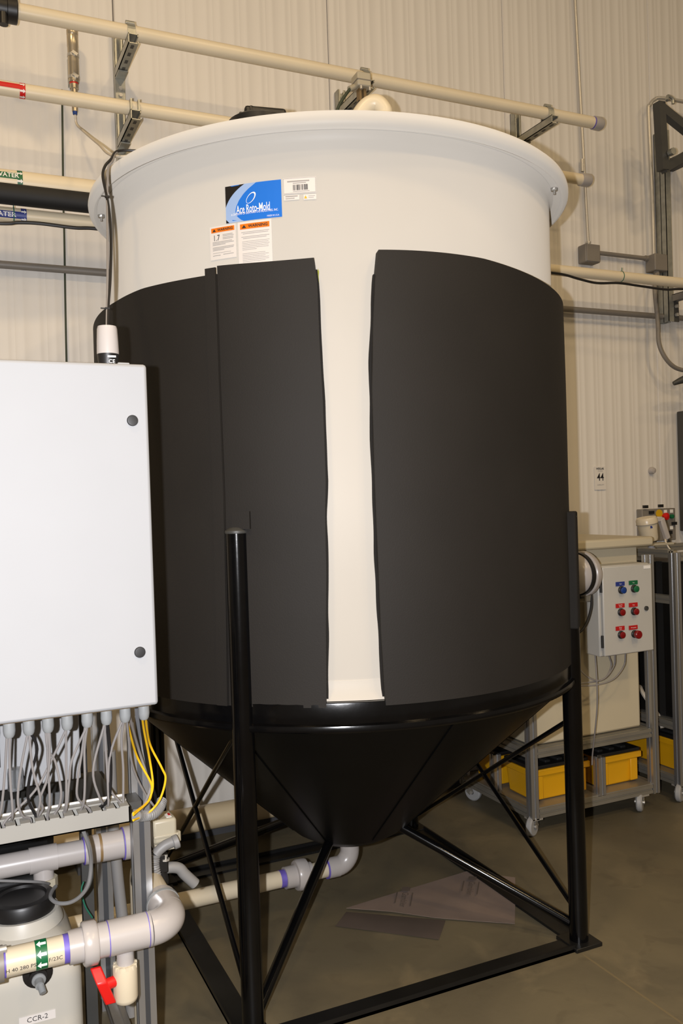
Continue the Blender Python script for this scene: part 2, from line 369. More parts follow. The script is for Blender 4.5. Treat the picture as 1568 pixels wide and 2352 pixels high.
sheet('seam_strip', 'foam', t2, lambda z: sm(z)-.055, lambda z: sm(z)-.014, ZB, lambda a: zFL+.012, RO+.003, RO+.008, nu=8, nv=40, wob=0)
th0, z0 = hit(557, 1195, RO)
sheet('patch', 'foam', t1, lambda z: th0-.035, lambda z: th0+.03, z0-.025, z0+.025, RO-.001, RO+.009, nu=6, nv=6, wob=0)
# flap of foam covering the right leg
th1, z1 = hit(1300, 1300, RO)
part('leg_cover', 'foam_in', t3, lambda b: b.box(LEG['B']+(LEG['B']-TC).normalized()*.004+V((0, 0, 1.29)), (.058, .070, .40), Matrix.Rotation(math.atan2(LEG['B'].y-TC.y, LEG['B'].x-TC.x), 3, 'Z')), bevel=.006)
for (x, y, dx, dy) in ((731, 640, 3, 46), (858, 640, 3, 10), (872, 1230, 2, 30)):
    th, z = hit(x, y, .801); part('glue_smear', 'moss', tk, lambda b: b.add([cy(th+u*.004*dx/3, z+v*dy/1980*1.2, .8035) for u, v in ((-1, -1), (.6, -.6), (.3, .2), (.8, .7), (0, 1), (-1, .6))], [(0, 1, 2, 3, 4, 5)]), flat=True)

# ---- stickers on the tank
RS = .8022
def sticker(name, tlx, tly, trx, try_, blx, bly, label, base='stk_white', cat='sticker'):
    a0, za = hit(tlx, tly, RS); a1, zb_ = hit(trx, try_, RS); a2, zc = hit(blx, bly, RS); zt = (za+zb_)/2; h = zt-zc+(za-zb_)/2; a0 = (a0+a2)/2
    fn = lambda u, v, t=0: cy(a0+(a1-a0)*u, zt-h*v, RS+t)
    def grid(b, u0, v0, u1, v1, t, n=8):
        vs = [fn(u0+(u1-u0)*i/n, v, t) for v in (v0, v1) for i in range(n+1)]; b.add(vs, [(n+1+i, n+2+i, i+1, i) for i in range(n)])
    b = MB(); grid(b, 0, 0, 1, 1, .0006); o = tag(b.build(name, base, None, flat=True), label, cat)
    return o, fn, grid, (a1-a0)*RS, h
def rects(o, grid, name, m, rs, t=.0012):
    b = MB()
    for r_ in rs: grid(b, *r_, t)
    b.build(name, m, o, flat=True)
def poly(o, fn, name, m, pts, t): b = MB(); b.add([fn(u, v, t) for u, v in pts], [tuple(range(len(pts)-1, -1, -1))]); return b.build(name, m, o, flat=True)
def stext(o, fn, w_, h_, name, m, body, u, v, size, width=None, t=.0018, bold=0):
    b = MB(); put_text(b, body, lambda x, y: fn(u+x/w_, v-y/h_, t), size, width, bold); b.build(name, m, o, flat=True)
o, fn, grid, w_, h_ = sticker('maker_label', 517, 430, 645, 412, 520, 514, 'blue and black maker label with white lettering on the tank', 'stk_blue')
def arc(p, q, r, n=8): return [tuple((1-t)**2*p[i]+2*t*(1-t)*q[i]+t*t*r[i] for i in (0, 1)) for t in [k/n for k in range(n+1)]]
left_edge = arc((.57, 0), (.2, .34), (.18, .72), 10)+arc((.18, .72), (.20, .92), (.33, 1), 5)[1:]
black_edge = arc((.36, 0), (.09, .22), (0, .57), 8)
def strip(o, A, B, name, m, t):
    b = MB(); n = min(len(A), len(B)); pick = lambda L, i: L[round(i*(len(L)-1)/(n-1))]
    vs = [fn(*pick(A, i), t) for i in range(n)]+[fn(*pick(B, i), t) for i in range(n)]; b.add(vs, [(i, i+1, n+i+1, n+i) for i in range(n-1)]); b.build(name, m, o, flat=True)
strip(o, black_edge+[(0, .9), (.06, 1)], left_edge, 'pale_band', 'stk_lblue', .0010)
strip(o, [(0, 0)]*9, black_edge, 'black_corner', 'stk_black', .0010)
poly(o, fn, 'black_corner', 'stk_black', [(0, .9), (.06, 1), (0, 1)], .0012)
ring_o = [(.47+.085*math.cos(a)*1+.02*math.sin(a)*-1, .40+.14*math.sin(a)-.05*math.cos(a)) for a in [k*2*pi/28 for k in range(29)]]
ring_i = [(.462+.070*math.cos(a)-.02*math.sin(a), .41+.122*math.sin(a)-.042*math.cos(a)) for a in [k*2*pi/28 for k in range(29)]]
strip(o, ring_o, ring_i, 'ring_emblem', 'white_print', .0018)
stext(o, fn, w_, h_, 'lettering', 'white_print', 'Ace Roto-Mold', .50, .69, .033, w_*.60, bold=.008)
stext(o, fn, w_, h_, 'lettering', 'white_print', 'A DIVISION OF DEN HARTOG INDUSTRIES, INC.', .52, .80, .009, w_*.84)
stext(o, fn, w_, h_, 'lettering', 'white_print', 'MADE IN U.S.A.', .85, .945, .007, w_*.21)
o, fn, grid, w_, h_ = sticker('barcode_label', 650, 410, 725, 405, 650, 447, 'white bar code label right of the blue maker label')
rects(o, grid, 'border_line', 'ink_soft', [(.01, .03, .99, .05), (.01, .95, .99, .97), (.01, .03, .02, .97), (.98, .03, .99, .97)])
rects(o, grid, 'print_line', 'ink_soft', [(.13, .2, .8, .27), (.3, .33, .7, .37), (.3, .85, .8, .88)])
bars = []; u = .29
random.seed(3)
while u < .76: k = random.choice((.007, .012, .018)); bars.append((u, .45, u+k, .80)); u += k+random.choice((.006, .010, .022))
rects(o, grid, 'barcode', 'ink', bars)
o, fn, grid, w_, h_ = sticker('small_label', 652, 450, 687, 447, 652, 461, 'tiny white label under the bar code label, left one'); rects(o, grid, 'print_line', 'ink_soft', [(.1, .15, .9, .35), (.1, .6, .7, .75)])
o, fn, grid, w_, h_ = sticker('small_label', 697, 447, 726, 445, 697, 459, 'tiny white label with yellow triangle under the bar code label'); poly(o, fn, 'warning_triangle', 'yellow', [(.16, .2), (.28, .8), (.04, .8)], .0014); rects(o, grid, 'print_line', 'ink_soft', [(.38, .3, .9, .38), (.38, .6, .8, .68)])
def warn(o, fn, grid, w_, h_, hb, u0, u1):
    rects(o, grid, 'orange_band', 'orange', [(u0, .05, u1, .05+hb)])
    poly(o, fn, 'warning_triangle', 'ink', [(u0+.12, .05+hb*.2), (u0+.19, .05+hb*.8), (u0+.05, .05+hb*.8)], .0018)
    stext(o, fn, w_, h_, 'lettering', 'ink', 'WARNING', (u0+.2+u1)/2, .05+hb*.52, hb*h_*.75, w_*(u1-u0)*.66, bold=.03)
o, fn, grid, w_, h_ = sticker('warning_label', 482, 523, 541, 513, 484, 599, 'white warning label reading 1.7 with orange band, left of the taller one')
warn(o, fn, grid, w_, h_, .14, .06, .95); stext(o, fn, w_, h_, 'lettering', 'ink', '1.7', .26, .36, .024, w_*.22)
rects(o, grid, 'print_line', 'ink_soft', [(.5, .27, .88, .285), (.5, .31, .92, .325), (.5, .36, .9, .375), (.5, .40, .9, .415), (.1, .47, .85, .485), (.1, .51, .92, .525), (.1, .55, .6, .565), (.1, .63, .92, .645), (.1, .67, .9, .685), (.1, .71, .55, .725), (.1, .8, .8, .81), (.1, .87, .4, .885), (.5, .86, .9, .875)])
o, fn, grid, w_, h_ = sticker('warning_label', 546, 512, 623, 502, 549, 610, 'taller white warning label with orange band, its foot tucked behind the foam')
warn(o, fn, grid, w_, h_, .125, .07, .94)
rects(o, grid, 'print_line', 'ink_soft', [(.1, .24, .93, .25), (.15, .275, .9, .285), (.1, .35, .93, .36), (.15, .385, .85, .395)]+[(.12, .46+.038*k, random.choice((.93, .9, .55)), .468+.038*k) for k in range(6)]+[(.12, .74+.038*k, random.choice((.93, .9, .8)), .748+.038*k) for k in range(6)])

# ================================================================== drain pipe under the cone
zd = .178; dp = thing('drain_pipe', (1.0, TC.y, 0), 'white PVC drain pipe with union and elbow under the black cone', 'pipe')
part('elbow', 'pvcw', dp, lambda b: (b.elbow((TC.x, TC.y, zd), (-1, 0, 0), (0, 0, 1), .055, .036, 20), b.cyl((TC.x, TC.y, zd+.05), (TC.x, TC.y, .30), .036), b.cyl((TC.x-.05, TC.y, zd), (TC.x-.095, TC.y, zd), .037)))
part('pipe', 'pvc', dp, lambda b: b.cyl((TC.x-.09, TC.y, zd), (.30, TC.y, zd), .0302, seg=24))
part('primer_ring', 'primer', dp, lambda b: b.cyl((TC.x-.094, TC.y, zd), (TC.x-.100, TC.y, zd), .0366, seg=24))
part('primer_ring', 'primer', dp, lambda b: b.cyl((TC.x-.265, TC.y, zd), (TC.x-.285, TC.y, zd), .0312, seg=24))
part('union', 'pvcw', dp, lambda b: b.ring([(.038, -.16), (.038, -.178), (.054, -.180), (.056, -.188), (.056, -.215), (.052, -.222), (.040, -.223), (.039, -.265)], (TC.x, TC.y, zd), (1, 0, 0), 16))
part('primer_ring', 'primer', dp, lambda b: b.cyl((TC.x, TC.y, .297), (TC.x, TC.y, .303), .0366, seg=20))

# ================================================================== pipes along the wall
def xpipe(name, x0, x1, y, z, r, m, label, cat='pipe', grp='pipes along the wall'):
    t = thing(name, ((x0+x1)/2, y, z-r), label, cat, grp); part('pipe', m, t, lambda b: b.cyl((x0, y, z), (x1, y, z), r, seg=24)); return t
def band(t, x0, x1, y, z, r, m, name='tape_band', a0=-2.4, a1=1.2, dr=.0006, n=18):   # sleeve patch, angle 0 faces -Y, positive goes up
    b = MB(); vs = []
    for k in range(n+1):
        a = a0+(a1-a0)*k/n
        for x in (x0, x1): vs.append(V((x, y-math.cos(a)*(r+dr), z+math.sin(a)*(r+dr))))
    b.add(vs, [(2*k, 2*k+1, 2*k+3, 2*k+2) for k in range(n)]); return b.build(name, m, t)
def wraptext(t, body, xc, y, z, r, ang, size, m, width=None, dr=.0016, bold=0, flip=False):
    b = MB(); put_text(b, body, lambda u, v: V((xc+u, y-math.cos(ang+v/r)*(r+dr), z+math.sin(ang+v/r)*(r+dr))), size, width, bold); b.build('lettering', m, t, flat=True)
def arrows(t, xc, y, z, r, angs, L, m='white_print', dirn=1, dr=.0016, s=1):
    pts = [(-.5, -.16), (.1, -.16), (.1, -.4), (.5, 0), (.1, .4), (.1, .16), (-.5, .16)]
    for a in angs:
        b = MB(); b.add([V((xc+dirn*u*L, y-math.cos(a+v*L*s/r)*(r+dr), z+math.sin(a+v*L*s/r)*(r+dr))) for u, v in pts], [(0, 1, 5, 6), (2, 3, 4), (1, 2, 4, 5)]); b.build('arrow', m, t, flat=True)
YP = 3.65; zp1 = aY(700, 152, YP).z+.0; zp1 = 3.540; zp2 = 3.225
xe = aY(1370, 280, YP).x
p1 = xpipe('overhead_pipe', -2.5, xe, YP, zp1, .0302, 'pvc_wall', 'topmost long cream PVC pipe running above the tank, capped at its right end')
part('end_cap', 'pvcw', p1, lambda b: b.ring([(.035, -.025), (.036, .02), (.030, .032), (0, .034)], (xe, YP, zp1), (1, 0, 0), 24))
part('primer_ring', 'primer', p1, lambda b: b.cyl((xe-.032, YP, zp1), (xe-.025, YP, zp1), .0308, seg=24))
xb = aY(40, 28, YP).x
part('black_union', 'black_plastic', p1, lambda b: b.ring([(.045, -.20), (.045, -.12), (.055, -.118), (.055, -.075), (.046, -.07), (.046, -.04), (.052, -.038), (.052, -.004), (.047, 0)], (xb, YP, zp1), (1, 0, 0), 20))
part('drain_plug', 'black_plastic', p1, lambda b: b.cyl((xb-.055, YP-.02, zp1-.03), (xb-.055, YP-.02, zp1-.075), .018, seg=12))
xe2 = aY(1345, 430, YP).x
p2 = xpipe('overhead_pipe', -2.5, xe2, YP, zp2, .0285, 'pvc_wall', 'second cream PVC pipe from the top, with a red marker tape, passing behind the rim')
part('end_cap', 'pvcw', p2, lambda b: b.ring([(.034, -.035), (.035, .015), (.030, .025), (0, .027)], (xe2, YP, zp2), (1, 0, 0), 24))
x1_ = aY(57, 205, YP).x; x0_ = aY(44, 203, YP).x
band(p2, x0_, x1_, YP, zp2, .0285, 'red', a0=-1.9, a1=1.2); band(p2, -.6, x0_, YP, zp2, .0285, 'red', a0=-.22, a1=.5); arrows(p2, (x0_+x1_)/2, YP, zp2, .0285, (.5, -.4, -1.25), .02)
Y3 = 3.70; z3 = 2.877
p3 = xpipe('water_pipe', -2.5, 1.9, Y3, z3, .0445, 'pvc_wall', 'thick white pipe with green water marker left of the tank')
xg0, xg1 = aY(38, 410, Y3).x, aY(50, 412, Y3).x
band(p3, xg0, xg1, Y3, z3, .0445, 'green', a0=-1.9, a1=1.2); band(p3, -.6, xg0, Y3, z3, .0445, 'green', a0=-.08, a1=.52)
wraptext(p3, 'PROCESSING WATER', xg0-.115, Y3, z3, .0445, .22, .026, 'white_print', .24, bold=.02); arrows(p3, (xg0+xg1)/2, Y3, z3, .0445, (.5, -.22, -1.0), .022)
p4 = xpipe('black_pipe', -2.5, 1.9, 3.66, 2.812, .041, 'rubber', 'thick black insulated pipe under the green marked water pipe')
Y5 = 3.72; z5 = 2.750
p5 = xpipe('water_pipe', -2.5, 6.5, Y5, z5, .0285, 'pvc_wall', 'cream pipe with blue water marker passing behind the tank, black cables tied below')
xu0, xu1 = aY(47, 492, Y5).x, aY(60, 493, Y5).x
band(p5, xu0, xu1, Y5, z5, .0285, 'blue', a0=-1.9, a1=1.2); band(p5, -.6, xu0, Y5, z5, .0285, 'blue', a0=-.75, a1=.22)
wraptext(p5, 'WATER', xu0-.068, Y5, z5, .0285, -.27, .024, 'white_print', .10, bold=.02); arrows(p5, (xu0+xu1)/2, Y5, z5, .0285, (.25, -.8), .020)
for px, py in ((31, 492), (1425, 645)):
    xt = aY(px, py, Y5).x
    part('cable_tie', 'tie_green', p5, lambda b: (b.ring([(.0295, -.002), (.0308, -.002), (.0308, .002), (.0295, .002)], (xt, Y5, z5), (1, 0, 0), 20, close=True), b.cyl((xt, Y5-.01, z5+.029), (xt, Y5-.012, z5+.047), .002, seg=6)))
tag(part('black_cable', 'cable_black', None, lambda b: b.tube([aY(-200, 503, 3.69), aY(0, 513, 3.69), aY(40, 511, 3.69), aY(90, 513, 3.69), aY(170, 523, 3.69), aY(230, 526, 3.69), aY(420, 549, 3.69)], .0075)), 'sagging black cable tied under the blue marked pipe left of the tank', 'cable')
tag(part('black_cable', 'cable_black', None, lambda b: b.tube([aY(1200, 620, 3.67), aY(1285, 629, 3.67), aY(1330, 641, 3.67), aY(1370, 650, 3.67), aY(1420, 650, 3.67), aY(1470, 657, 3.67), aY(1530, 665, 3.67), aY(1568, 664, 3.67), aY(1700, 672, 3.67)], .007)), 'sagging black cable tied under the cream pipe right of the tank', 'cable')
p6 = xpipe('conduit_pipe', -2.5, 6.5, 3.915, 2.598, .0165, 'conduit_grey', 'thin grey conduit pipe along the wall below the cream pipe')
p7 = xpipe('floor_pipe', -1.5, 2.2, 3.84, .128, .056, 'beige_pipe', 'fat beige pipe low along the foot of the wall behind the stand', grp=None)
for x in (.45, 1.62): part('pipe_saddle', 'curb', p7, lambda b: b.lohi((x, 3.79, 0), (x+.05, 3.89, .08)))

# ---- strut channels with pipe arms
def channel(b, p, q, open_dir, w_=.041, d_=.041, t=.0035):
    p, q, n = V(p), V(q), V(open_dir).normalized(); d = (q-p).normalized(); s = d.cross(n)
    b.bar(p-n*(d_/2-t/2), q-n*(d_/2-t/2), w_, t, upv=n)
    for k in (-1, 1):
        b.bar(p+s*k*(w_/2-t/2), q+s*k*(w_/2-t/2), t, d_, upv=n); b.bar(p+s*k*(w_/2-.006)+n*(d_/2-t/2), q+s*k*(w_/2-.006)+n*(d_/2-t/2), .010, t, upv=n)
def strut(x, z0, z1, arms, label, w_=.041):
    t = thing('wall_strut', (x, 3.925, z0), label, 'pipe bracket', 'strut channels carrying the wall pipes')
    part('channel', 'galv', t, lambda b: channel(b, (x, 3.925, z0), (x, 3.925, z1), (0, -1, 0)))
    for (zz, zarm, r, full) in arms:
        zz0 = zarm
        ar = part('arm', 'galv', t, lambda b: channel(b, (x+.0, 3.904, zz0), (x+.0, YP-.06, zz0), (1, 0, 0)))
        for k in range(4):
            part('slot', 'dark_steel', ar, lambda b: b.box((x, 3.60+.065*k+.02, zz0-.0205), (.013, .028, .0015)))
        part('foot_bracket', 'galv', t, lambda b: (b.box((x, 3.900, zz0-.05), (.041, .006, .15)), b.box((x, 3.862, zz0-.026), (.041, .08, .006))))
        part('bolt', 'emt', t, lambda b: b.cyl((x, 3.897, zz0-.07), (x, 3.888, zz0-.07), .009, seg=6)); part('bolt', 'emt', t, lambda b: b.cyl((x, 3.897, zz0-.10), (x, 3.888, zz0-.10), .009, seg=6))
        def strap(b):
            pts = [V((x, YP+(r+.004)*math.cos(a), zz+(r+.004)*math.sin(a))) for a in [pi*k/10 for k in range(11)]]
            pts = [V((x, YP+r+.004, zz0+.018))]+pts+[V((x, YP-r-.004, zz0+.018))]
            for a, c in zip(pts, pts[1:]): b.bar(a, c, .032, .003, upv=(1, 0, 0) if 0 else (0, .3, 1))
            b.cyl((x-.018, YP, zz+r+.010), (x+.018, YP, zz+r+.010), .010, seg=10)
        if full: part('strap', 'galv', t, strap)
        else:
            part('strap', 'galv', t, lambda b: (b.box((x-.016, YP-r-.006, zz0+.045), (.006, .03, .05)), b.box((x+.016, YP-r-.006, zz0+.045), (.006, .03, .05))))
    return t
xs0 = aY(277, 300, 3.925).x
strut(xs0, 2.35, 3.68, [(zp1, zp1-.052, .0302, True), (zp2, zp2-.050, .0285, False)], 'galvanised strut with two pipe arms at the left above the tank rim')
xs1 = aY(781, 235, 3.925).x
strut(xs1, 2.35, 3.60, [(zp1, zp1-.052, .0302, True)], 'galvanised strut with pipe arm behind the actuator at the middle of the rim')
xs2 = aY(1183, 262, 3.925).x
strut(xs2, 2.35, 3.66, [(zp1, zp1-.052, .0302, True)], 'galvanised strut with pipe arm near the capped pipe end')
# stainless sensor with tube
xc, yc = .563, 3.875
ss = thing('stainless_cylinder', (xc, yc, 3.36), 'stainless steel cylinder clamped upright on the wall at upper left', 'cylinder')
part('body', 'steel', ss, lambda b: b.ring([(.021, 3.40), (.0225, 3.41), (.0225, 3.55), (.0235, 3.552), (.0235, 3.60), (.0225, 3.602), (.024, 3.605), (.024, 3.622), (.020, 3.632), (0, 3.633)], (xc, yc, 0), (0, 0, 1), 28))
for z in (3.42, 3.515):
    cl = part('hose_clamp', 'emt', ss, lambda b: b.ring([(.0225, z-.006), (.0242, z-.006), (.0242, z+.006), (.0225, z+.006)], (xc, yc, 0), (0, 0, 1), 28, close=True)); part('clamp_screw', 'emt', cl, lambda b: b.box((xc+.004, yc-.027, z), (.024, .010, .013), Matrix.Rotation(.5, 3, 'Y')))
part('fitting', 'steel', ss, lambda b: b.ring([(.010, 3.30), (.010, 3.335), (.014, 3.336), (.014, 3.37), (.018, 3.372), (.018, 3.40)], (xc, yc, 0), (0, 0, 1), 12))
part('gasket', 'red', ss, lambda b: b.cyl((xc, yc, 3.392), (xc, yc, 3.398), .0185, seg=16))
part('collet', 'bblue', ss, lambda b: b.ring([(.009, 3.262), (.010, 3.268), (.010, 3.276)], (xc, yc, 0), (0, 0, 1), 12)); part('stem', 'steel', ss, lambda b: b.cyl((xc, yc, 3.275), (xc, yc, 3.302), .012, seg=12))
part('wall_clip', 'galv', ss, lambda b: b.box((xc, 3.925, 3.47), (.03, .06, .12)))
tag(part('air_tube', 'cable_white', None, lambda b: b.tube([(xc, yc, 3.262), (xc+.004, yc-.005, 3.22), aY(190, 300, 3.7), aY(225, 330, 3.35), cy(hit(266, 359, .86)[0], 2.642, .86), cy(hit(266, 359, .86)[0]+.1, 2.66, .74)], .0048, 8)), 'thin clear tube running from the stainless cylinder down to the tank rim', 'tube')
tag(part('hanging_cord', 'cable_green', None, lambda b: b.tube([aY(142, 206, 3.93), aY(143, 260, 3.93), aY(145, 450, 3.93), aY(147, 520, 3.93), aY(149, 640, 3.93), aY(151, 760, 3.93), aY(153, 860, 3.93), aY(154, 1000, 3.93)], .0042)), 'dark green cord hanging down the wall left of the tank', 'cord')
# actuator behind the tank
ax_ = aY(831, 192, 3.42); va = thing('actuated_valve', (ax_.x, 3.42, 3.0), 'beige electric actuator on a black valve behind the tank rim', 'valve')
part('housing', 'act_beige', va, lambda b: b.box(ax_+V((-.004, 0, .004)), (.066, .075, .062), Matrix.Rotation(-.05, 3, 'Z')), bevel=.006)
part('cover_seam', 'conduit_grey', va, lambda b: b.box(ax_+V((-.004, 0, .000)), (.069, .078, .004), Matrix.Rotation(-.05, 3, 'Z')))
part('gland', 'act_beige', va, lambda b: b.cyl(ax_+V((-.036, 0, -.02)), ax_+V((-.066, -.006, -.038)), .013, seg=10))
for dx in (-.022, .02): part('bolt', 'emt', va, lambda b: b.cyl(ax_+V((dx, -.034, -.028)), ax_+V((dx, -.034, -.042)), .006, seg=8))
part('stem', 'brown_tape', va, lambda b: (b.box(ax_+V((.006, 0, -.06)), (.012, .03, .075)), b.box(ax_+V((-.016, 0, -.06)), (.010, .03, .075))))
part('valve_body', 'black_plastic', va, lambda b: (b.box(ax_+V((-.004, 0, -.115)), (.065, .06, .045), Matrix.Rotation(.15, 3, 'Y')), b.cyl(ax_+V((-.004, 0, -.12)), V((ax_.x-.004, 3.42, 2.66)), .034, seg=16)), bevel=.004)
part('cord', 'cable_green', va, lambda b: b.tube([ax_+V((-.062, -.006, -.036)), ax_+V((-.088, -.01, -.07)), ax_+V((-.12, -.01, -.12)), ax_+V((-.15, 0, -.20))], .007))

# ---- conduits and boxes right of the tank
ec = thing('electrical_conduit', (3.385, 3.925, 2.9), 'shiny vertical conduit ending in a grey junction box right of the tank', 'conduit')
part('tube', 'emt', ec, lambda b: b.cyl(aY(1320, 0, 3.925)+(aY(1320, 0, 3.925)-aY(1350, 556, 3.925))*.8, aY(1350, 556, 3.925), .0085, seg=16)); cpl = aY(1337, 380, 3.925)
part('coupling', 'emt', ec, lambda b: b.cyl(cpl-V((0, 0, .035)), cpl+V((0, 0, .035)), .0105, seg=12)); q = aY(1350, 556, 3.925); part('connector', 'emt', ec, lambda b: b.ring([(.012, 0), (.012, .02), (.015, .02), (.015, .03)], q-V((0, 0, .028)), (0, 0, 1), 8))
j1 = aY(1352, 585, 3.915); part('junction_box', 'conduit_grey', ec, lambda b: b.box((j1.x, 3.915, j1.z), (.105, .07, .105)), bevel=.008); part('box_cover', 'conduit_grey', ec, lambda b: b.box((j1.x, 3.878, j1.z), (.095, .006, .098)), bevel=.003)
j2 = aY(1510, 605, 3.89); 
eh = thing('electrical_conduit', ((j1.x+j2.x)/2, 3.92, 2.9), 'grey horizontal conduit between the two junction boxes', 'conduit')
part('tube', 'conduit_grey', eh, lambda b: b.cyl((j1.x+.053, 3.92, j1.z+.018), (j2.x-.05, 3.92, j1.z+.018), .0125, seg=14)); part('connector', 'conduit_grey', eh, lambda b: b.cyl((j2.x-.07, 3.92, j1.z+.018), (j2.x-.048, 3.92, j1.z+.018), .017, seg=10))
e2 = thing('electrical_conduit', (j2.x, 3.9, 2.85), 'shiny bent conduit rising from the right hand junction box to the truss', 'conduit')
part('junction_box', 'conduit_grey', e2, lambda b: b.box((j2.x, 3.90, j2.z), (.10, .08, .10)), bevel=.006)
zt_ = 3.78; xr = aY(1486, 265, 3.90).x
part('tube', 'emt', e2, lambda b: b.tube([(j2.x-.03, 3.89, j2.z+.045), (xr+.01, 3.89, 3.3), (xr, 3.89, zt_), (xr+.012, 3.89, zt_+.06), (xr+.05, 3.89, zt_+.10), (xr+.10, 3.88, zt_+.112), (xr+.30, 3.86, zt_+.108), (xr+1.2, 3.8, zt_+.10)], .011, 12, n=8))
part('flexible_conduit', 'conduit_grey', e2, lambda b: b.tube([(j2.x-.012, 3.89, j2.z-.05), aY(1503, 665, 3.86), aY(1510, 740, 3.84), aY(1513, 790, 3.83), aY(1530, 826, 3.82), aY(1556, 847, 3.82), aY(1590, 846, 3.82), aY(1640, 800, 3.85)], .0125, 12))
part('conduit_fitting', 'conduit_grey', e2, lambda b: b.cyl((j2.x-.012, 3.89, j2.z-.05), (j2.x-.012, 3.89, j2.z-.085), .018, seg=8))
xsr = aY(1524, 500, 3.90).x
sr = thing('wall_strut', (xsr, 3.925, 2.55), 'tall double galvanised strut on the wall at the right edge', 'pipe bracket', 'strut channels carrying the wall pipes')
part('channel', 'galv', sr, lambda b: channel(b, (xsr, 3.925, 2.56), (xsr, 3.925, 3.70), (0, -1, 0))); part('channel', 'galv', sr, lambda b: channel(b, (xsr, 3.882, 2.56), (xsr, 3.882, 3.70), (1, 0, 0)))
part('arm', 'conduit_grey', sr, lambda b: channel(b, (xsr+.03, 3.86, 2.70), (xsr+.03, 3.45, 2.70), (0, 0, -1)))
for z in (2.60, 2.65): part('bolt', 'emt', sr, lambda b: b.cyl((xsr+.035, 3.86, z), (xsr+.035, 3.845, z), .011, seg=6))
part('angle_plate', 'dark_steel', sr, lambda b: b.box((xsr+.035, 3.866, 2.63), (.05, .008, .14)))
jb = thing('wall_truss_bracket', (3.68, 3.6, 3.3), 'dark grey triangular steel truss bracket at the right edge', 'bracket')
jp = lambda x, y: aY(x, y, 3.62)
part('upright', 'dark_steel', jb, lambda b: b.bar(jp(1513, 236), jp(1522, 392), .045, .05, upv=(0, 1, 0))); part('diagonal', 'dark_steel', jb, lambda b: b.bar(jp(1512, 246), jp(1640, 350), .05, .045, upv=(0, 1, 0)))
part('lower_bar', 'dark_steel', jb, lambda b: b.bar(jp(1522, 388), jp(1640, 318), .05, .042, upv=(0, 1, 0))); part('clamp', 'galv', jb, lambda b: b.tube([jp(1519, 238)+V((0, -.04, 0)), jp(1524, 226)+V((0, -.03, 0)), jp(1534, 232)+V((0, -.03, 0)), jp(1536, 244)+V((0, -.03, 0))], .009))
part('bolt', 'galv', jb, lambda b: b.cyl(jp(1528, 356)+V((0, -.03, 0)), jp(1528, 356)+V((0, -.06, 0)), .02, seg=8)); part('wall_plate', 'dark_steel', jb, lambda b: b.bar(jp(1636, 334), jp(1636, 334)+V((0, .33, 0)), .06, .06))
XD = aY(1557, 1100, 3.94).x
dk = thing('dark_cabinet', (4.25, 3.7, 0), 'dark grey tall cabinet cut off by the right edge', 'cabinet')
part('body', 'dark_steel', dk, lambda b: b.lohi((XD, 3.62, 1.30), (4.6, 3.94, 2.03)), bevel=.006); part('door', 'black_satin', dk, lambda b: b.lohi((XD+.02, 3.60, 1.32), (4.58, 3.62, 2.01)), bevel=.004)
bp = aY(1546, 881, 3.75)
tag(part('wall_hook', 'dark_steel', None, lambda b: b.tube([bp, bp+V((.05, -.02, .02)), bp+V((.14, -.04, .045)), bp+V((.3, -.06, .06)), bp+V((.34, .198, .06))], lambda t: .012+.012*min(t*3, 1), 10)), 'dark curved arm sticking out above the dark cabinet', 'bracket')
# sign 44 and sensor
sg = aY(1378, 1098, YW-.006); sn = thing('bay_sign', sg-V((0, 0, .065)), 'small white sign reading 44 on the wall', 'sign')
part('plate', 'panel', sn, lambda b: b.box(sg, (.082, .003, .135)))
def wt(body, m, u, v, size, width=None, bold=0): part('lettering', m, sn, lambda b: put_text(b, body, lambda x, y: V((sg.x+u+x, sg.y-.0026, sg.z+v+y)), size, width, bold), flat=True)
wt('44', 'ink', 0, .004, .062, .050, .01); wt('WEXLAR', 'ink', -.002, .054, .016, .058, .03); wt('SYSTEMS', 'ink_soft', 0, .040, .009, .036); wt('CAPACITY', 'ink_soft', 0, -.040, .011, .050)
sp = aY(1495, 1081, 3.945); tag(part('wall_sensor', 'pvcw', None, lambda b: b.ring([(.022, 0), (.022, .012), (.016, .026), (0, .03)], (sp.x, 3.947, sp.z), (0, -1, 0), 20)), 'small round white sensor dome on the wall right of the 44 sign', 'sensor')

# ================================================================== right hand carts
def extrusion(b, p, q, w_=.04, upv=(0, 1, 0)):
    p, q = V(p), V(q); d = (q-p).normalized(); u = V(upv); s = d.cross(u).normalized(); u = s.cross(d); k = w_/2
    b.bar(p, q, w_*.62, w_*.62, upv=u)
    for a in (-1, 1):
        for c in (-1, 1): b.bar(p+s*a*(k-.0075)+u*c*(k-.0075), q+s*a*(k-.0075)+u*c*(k-.0075), .015, .015, upv=u)
def caster(t, x, y, zt, yaw, r=.045):
    c = part('caster', 'emt', t, lambda b: (b.box((x, y, zt-.004), (.06, .06, .008)), b.cyl((x, y, zt-.008), (x, y, zt-.02), .018, seg=14)))
    d = V((math.cos(yaw), math.sin(yaw), 0)); s = V((-d.y, d.x, 0)); ctr = V((x, y, r))-d*.02
    part('fork', 'alu_dull', c, lambda b: [b.bar(V((x, y, zt-.02))+s*k*.019, ctr+s*k*.019, .004, .034, upv=d) for k in (-1, 1)])
    part('wheel', 'castor_wheel', c, lambda b: b.ring([(.012, -.014), (r-.006, -.014), (r, -.008), (r, .008), (r-.006, .014), (.012, .014)], ctr, s, 24, close=True)); part('axle', 'emt', c, lambda b: b.cyl(ctr-s*.024, ctr+s*.024, .008, seg=10))
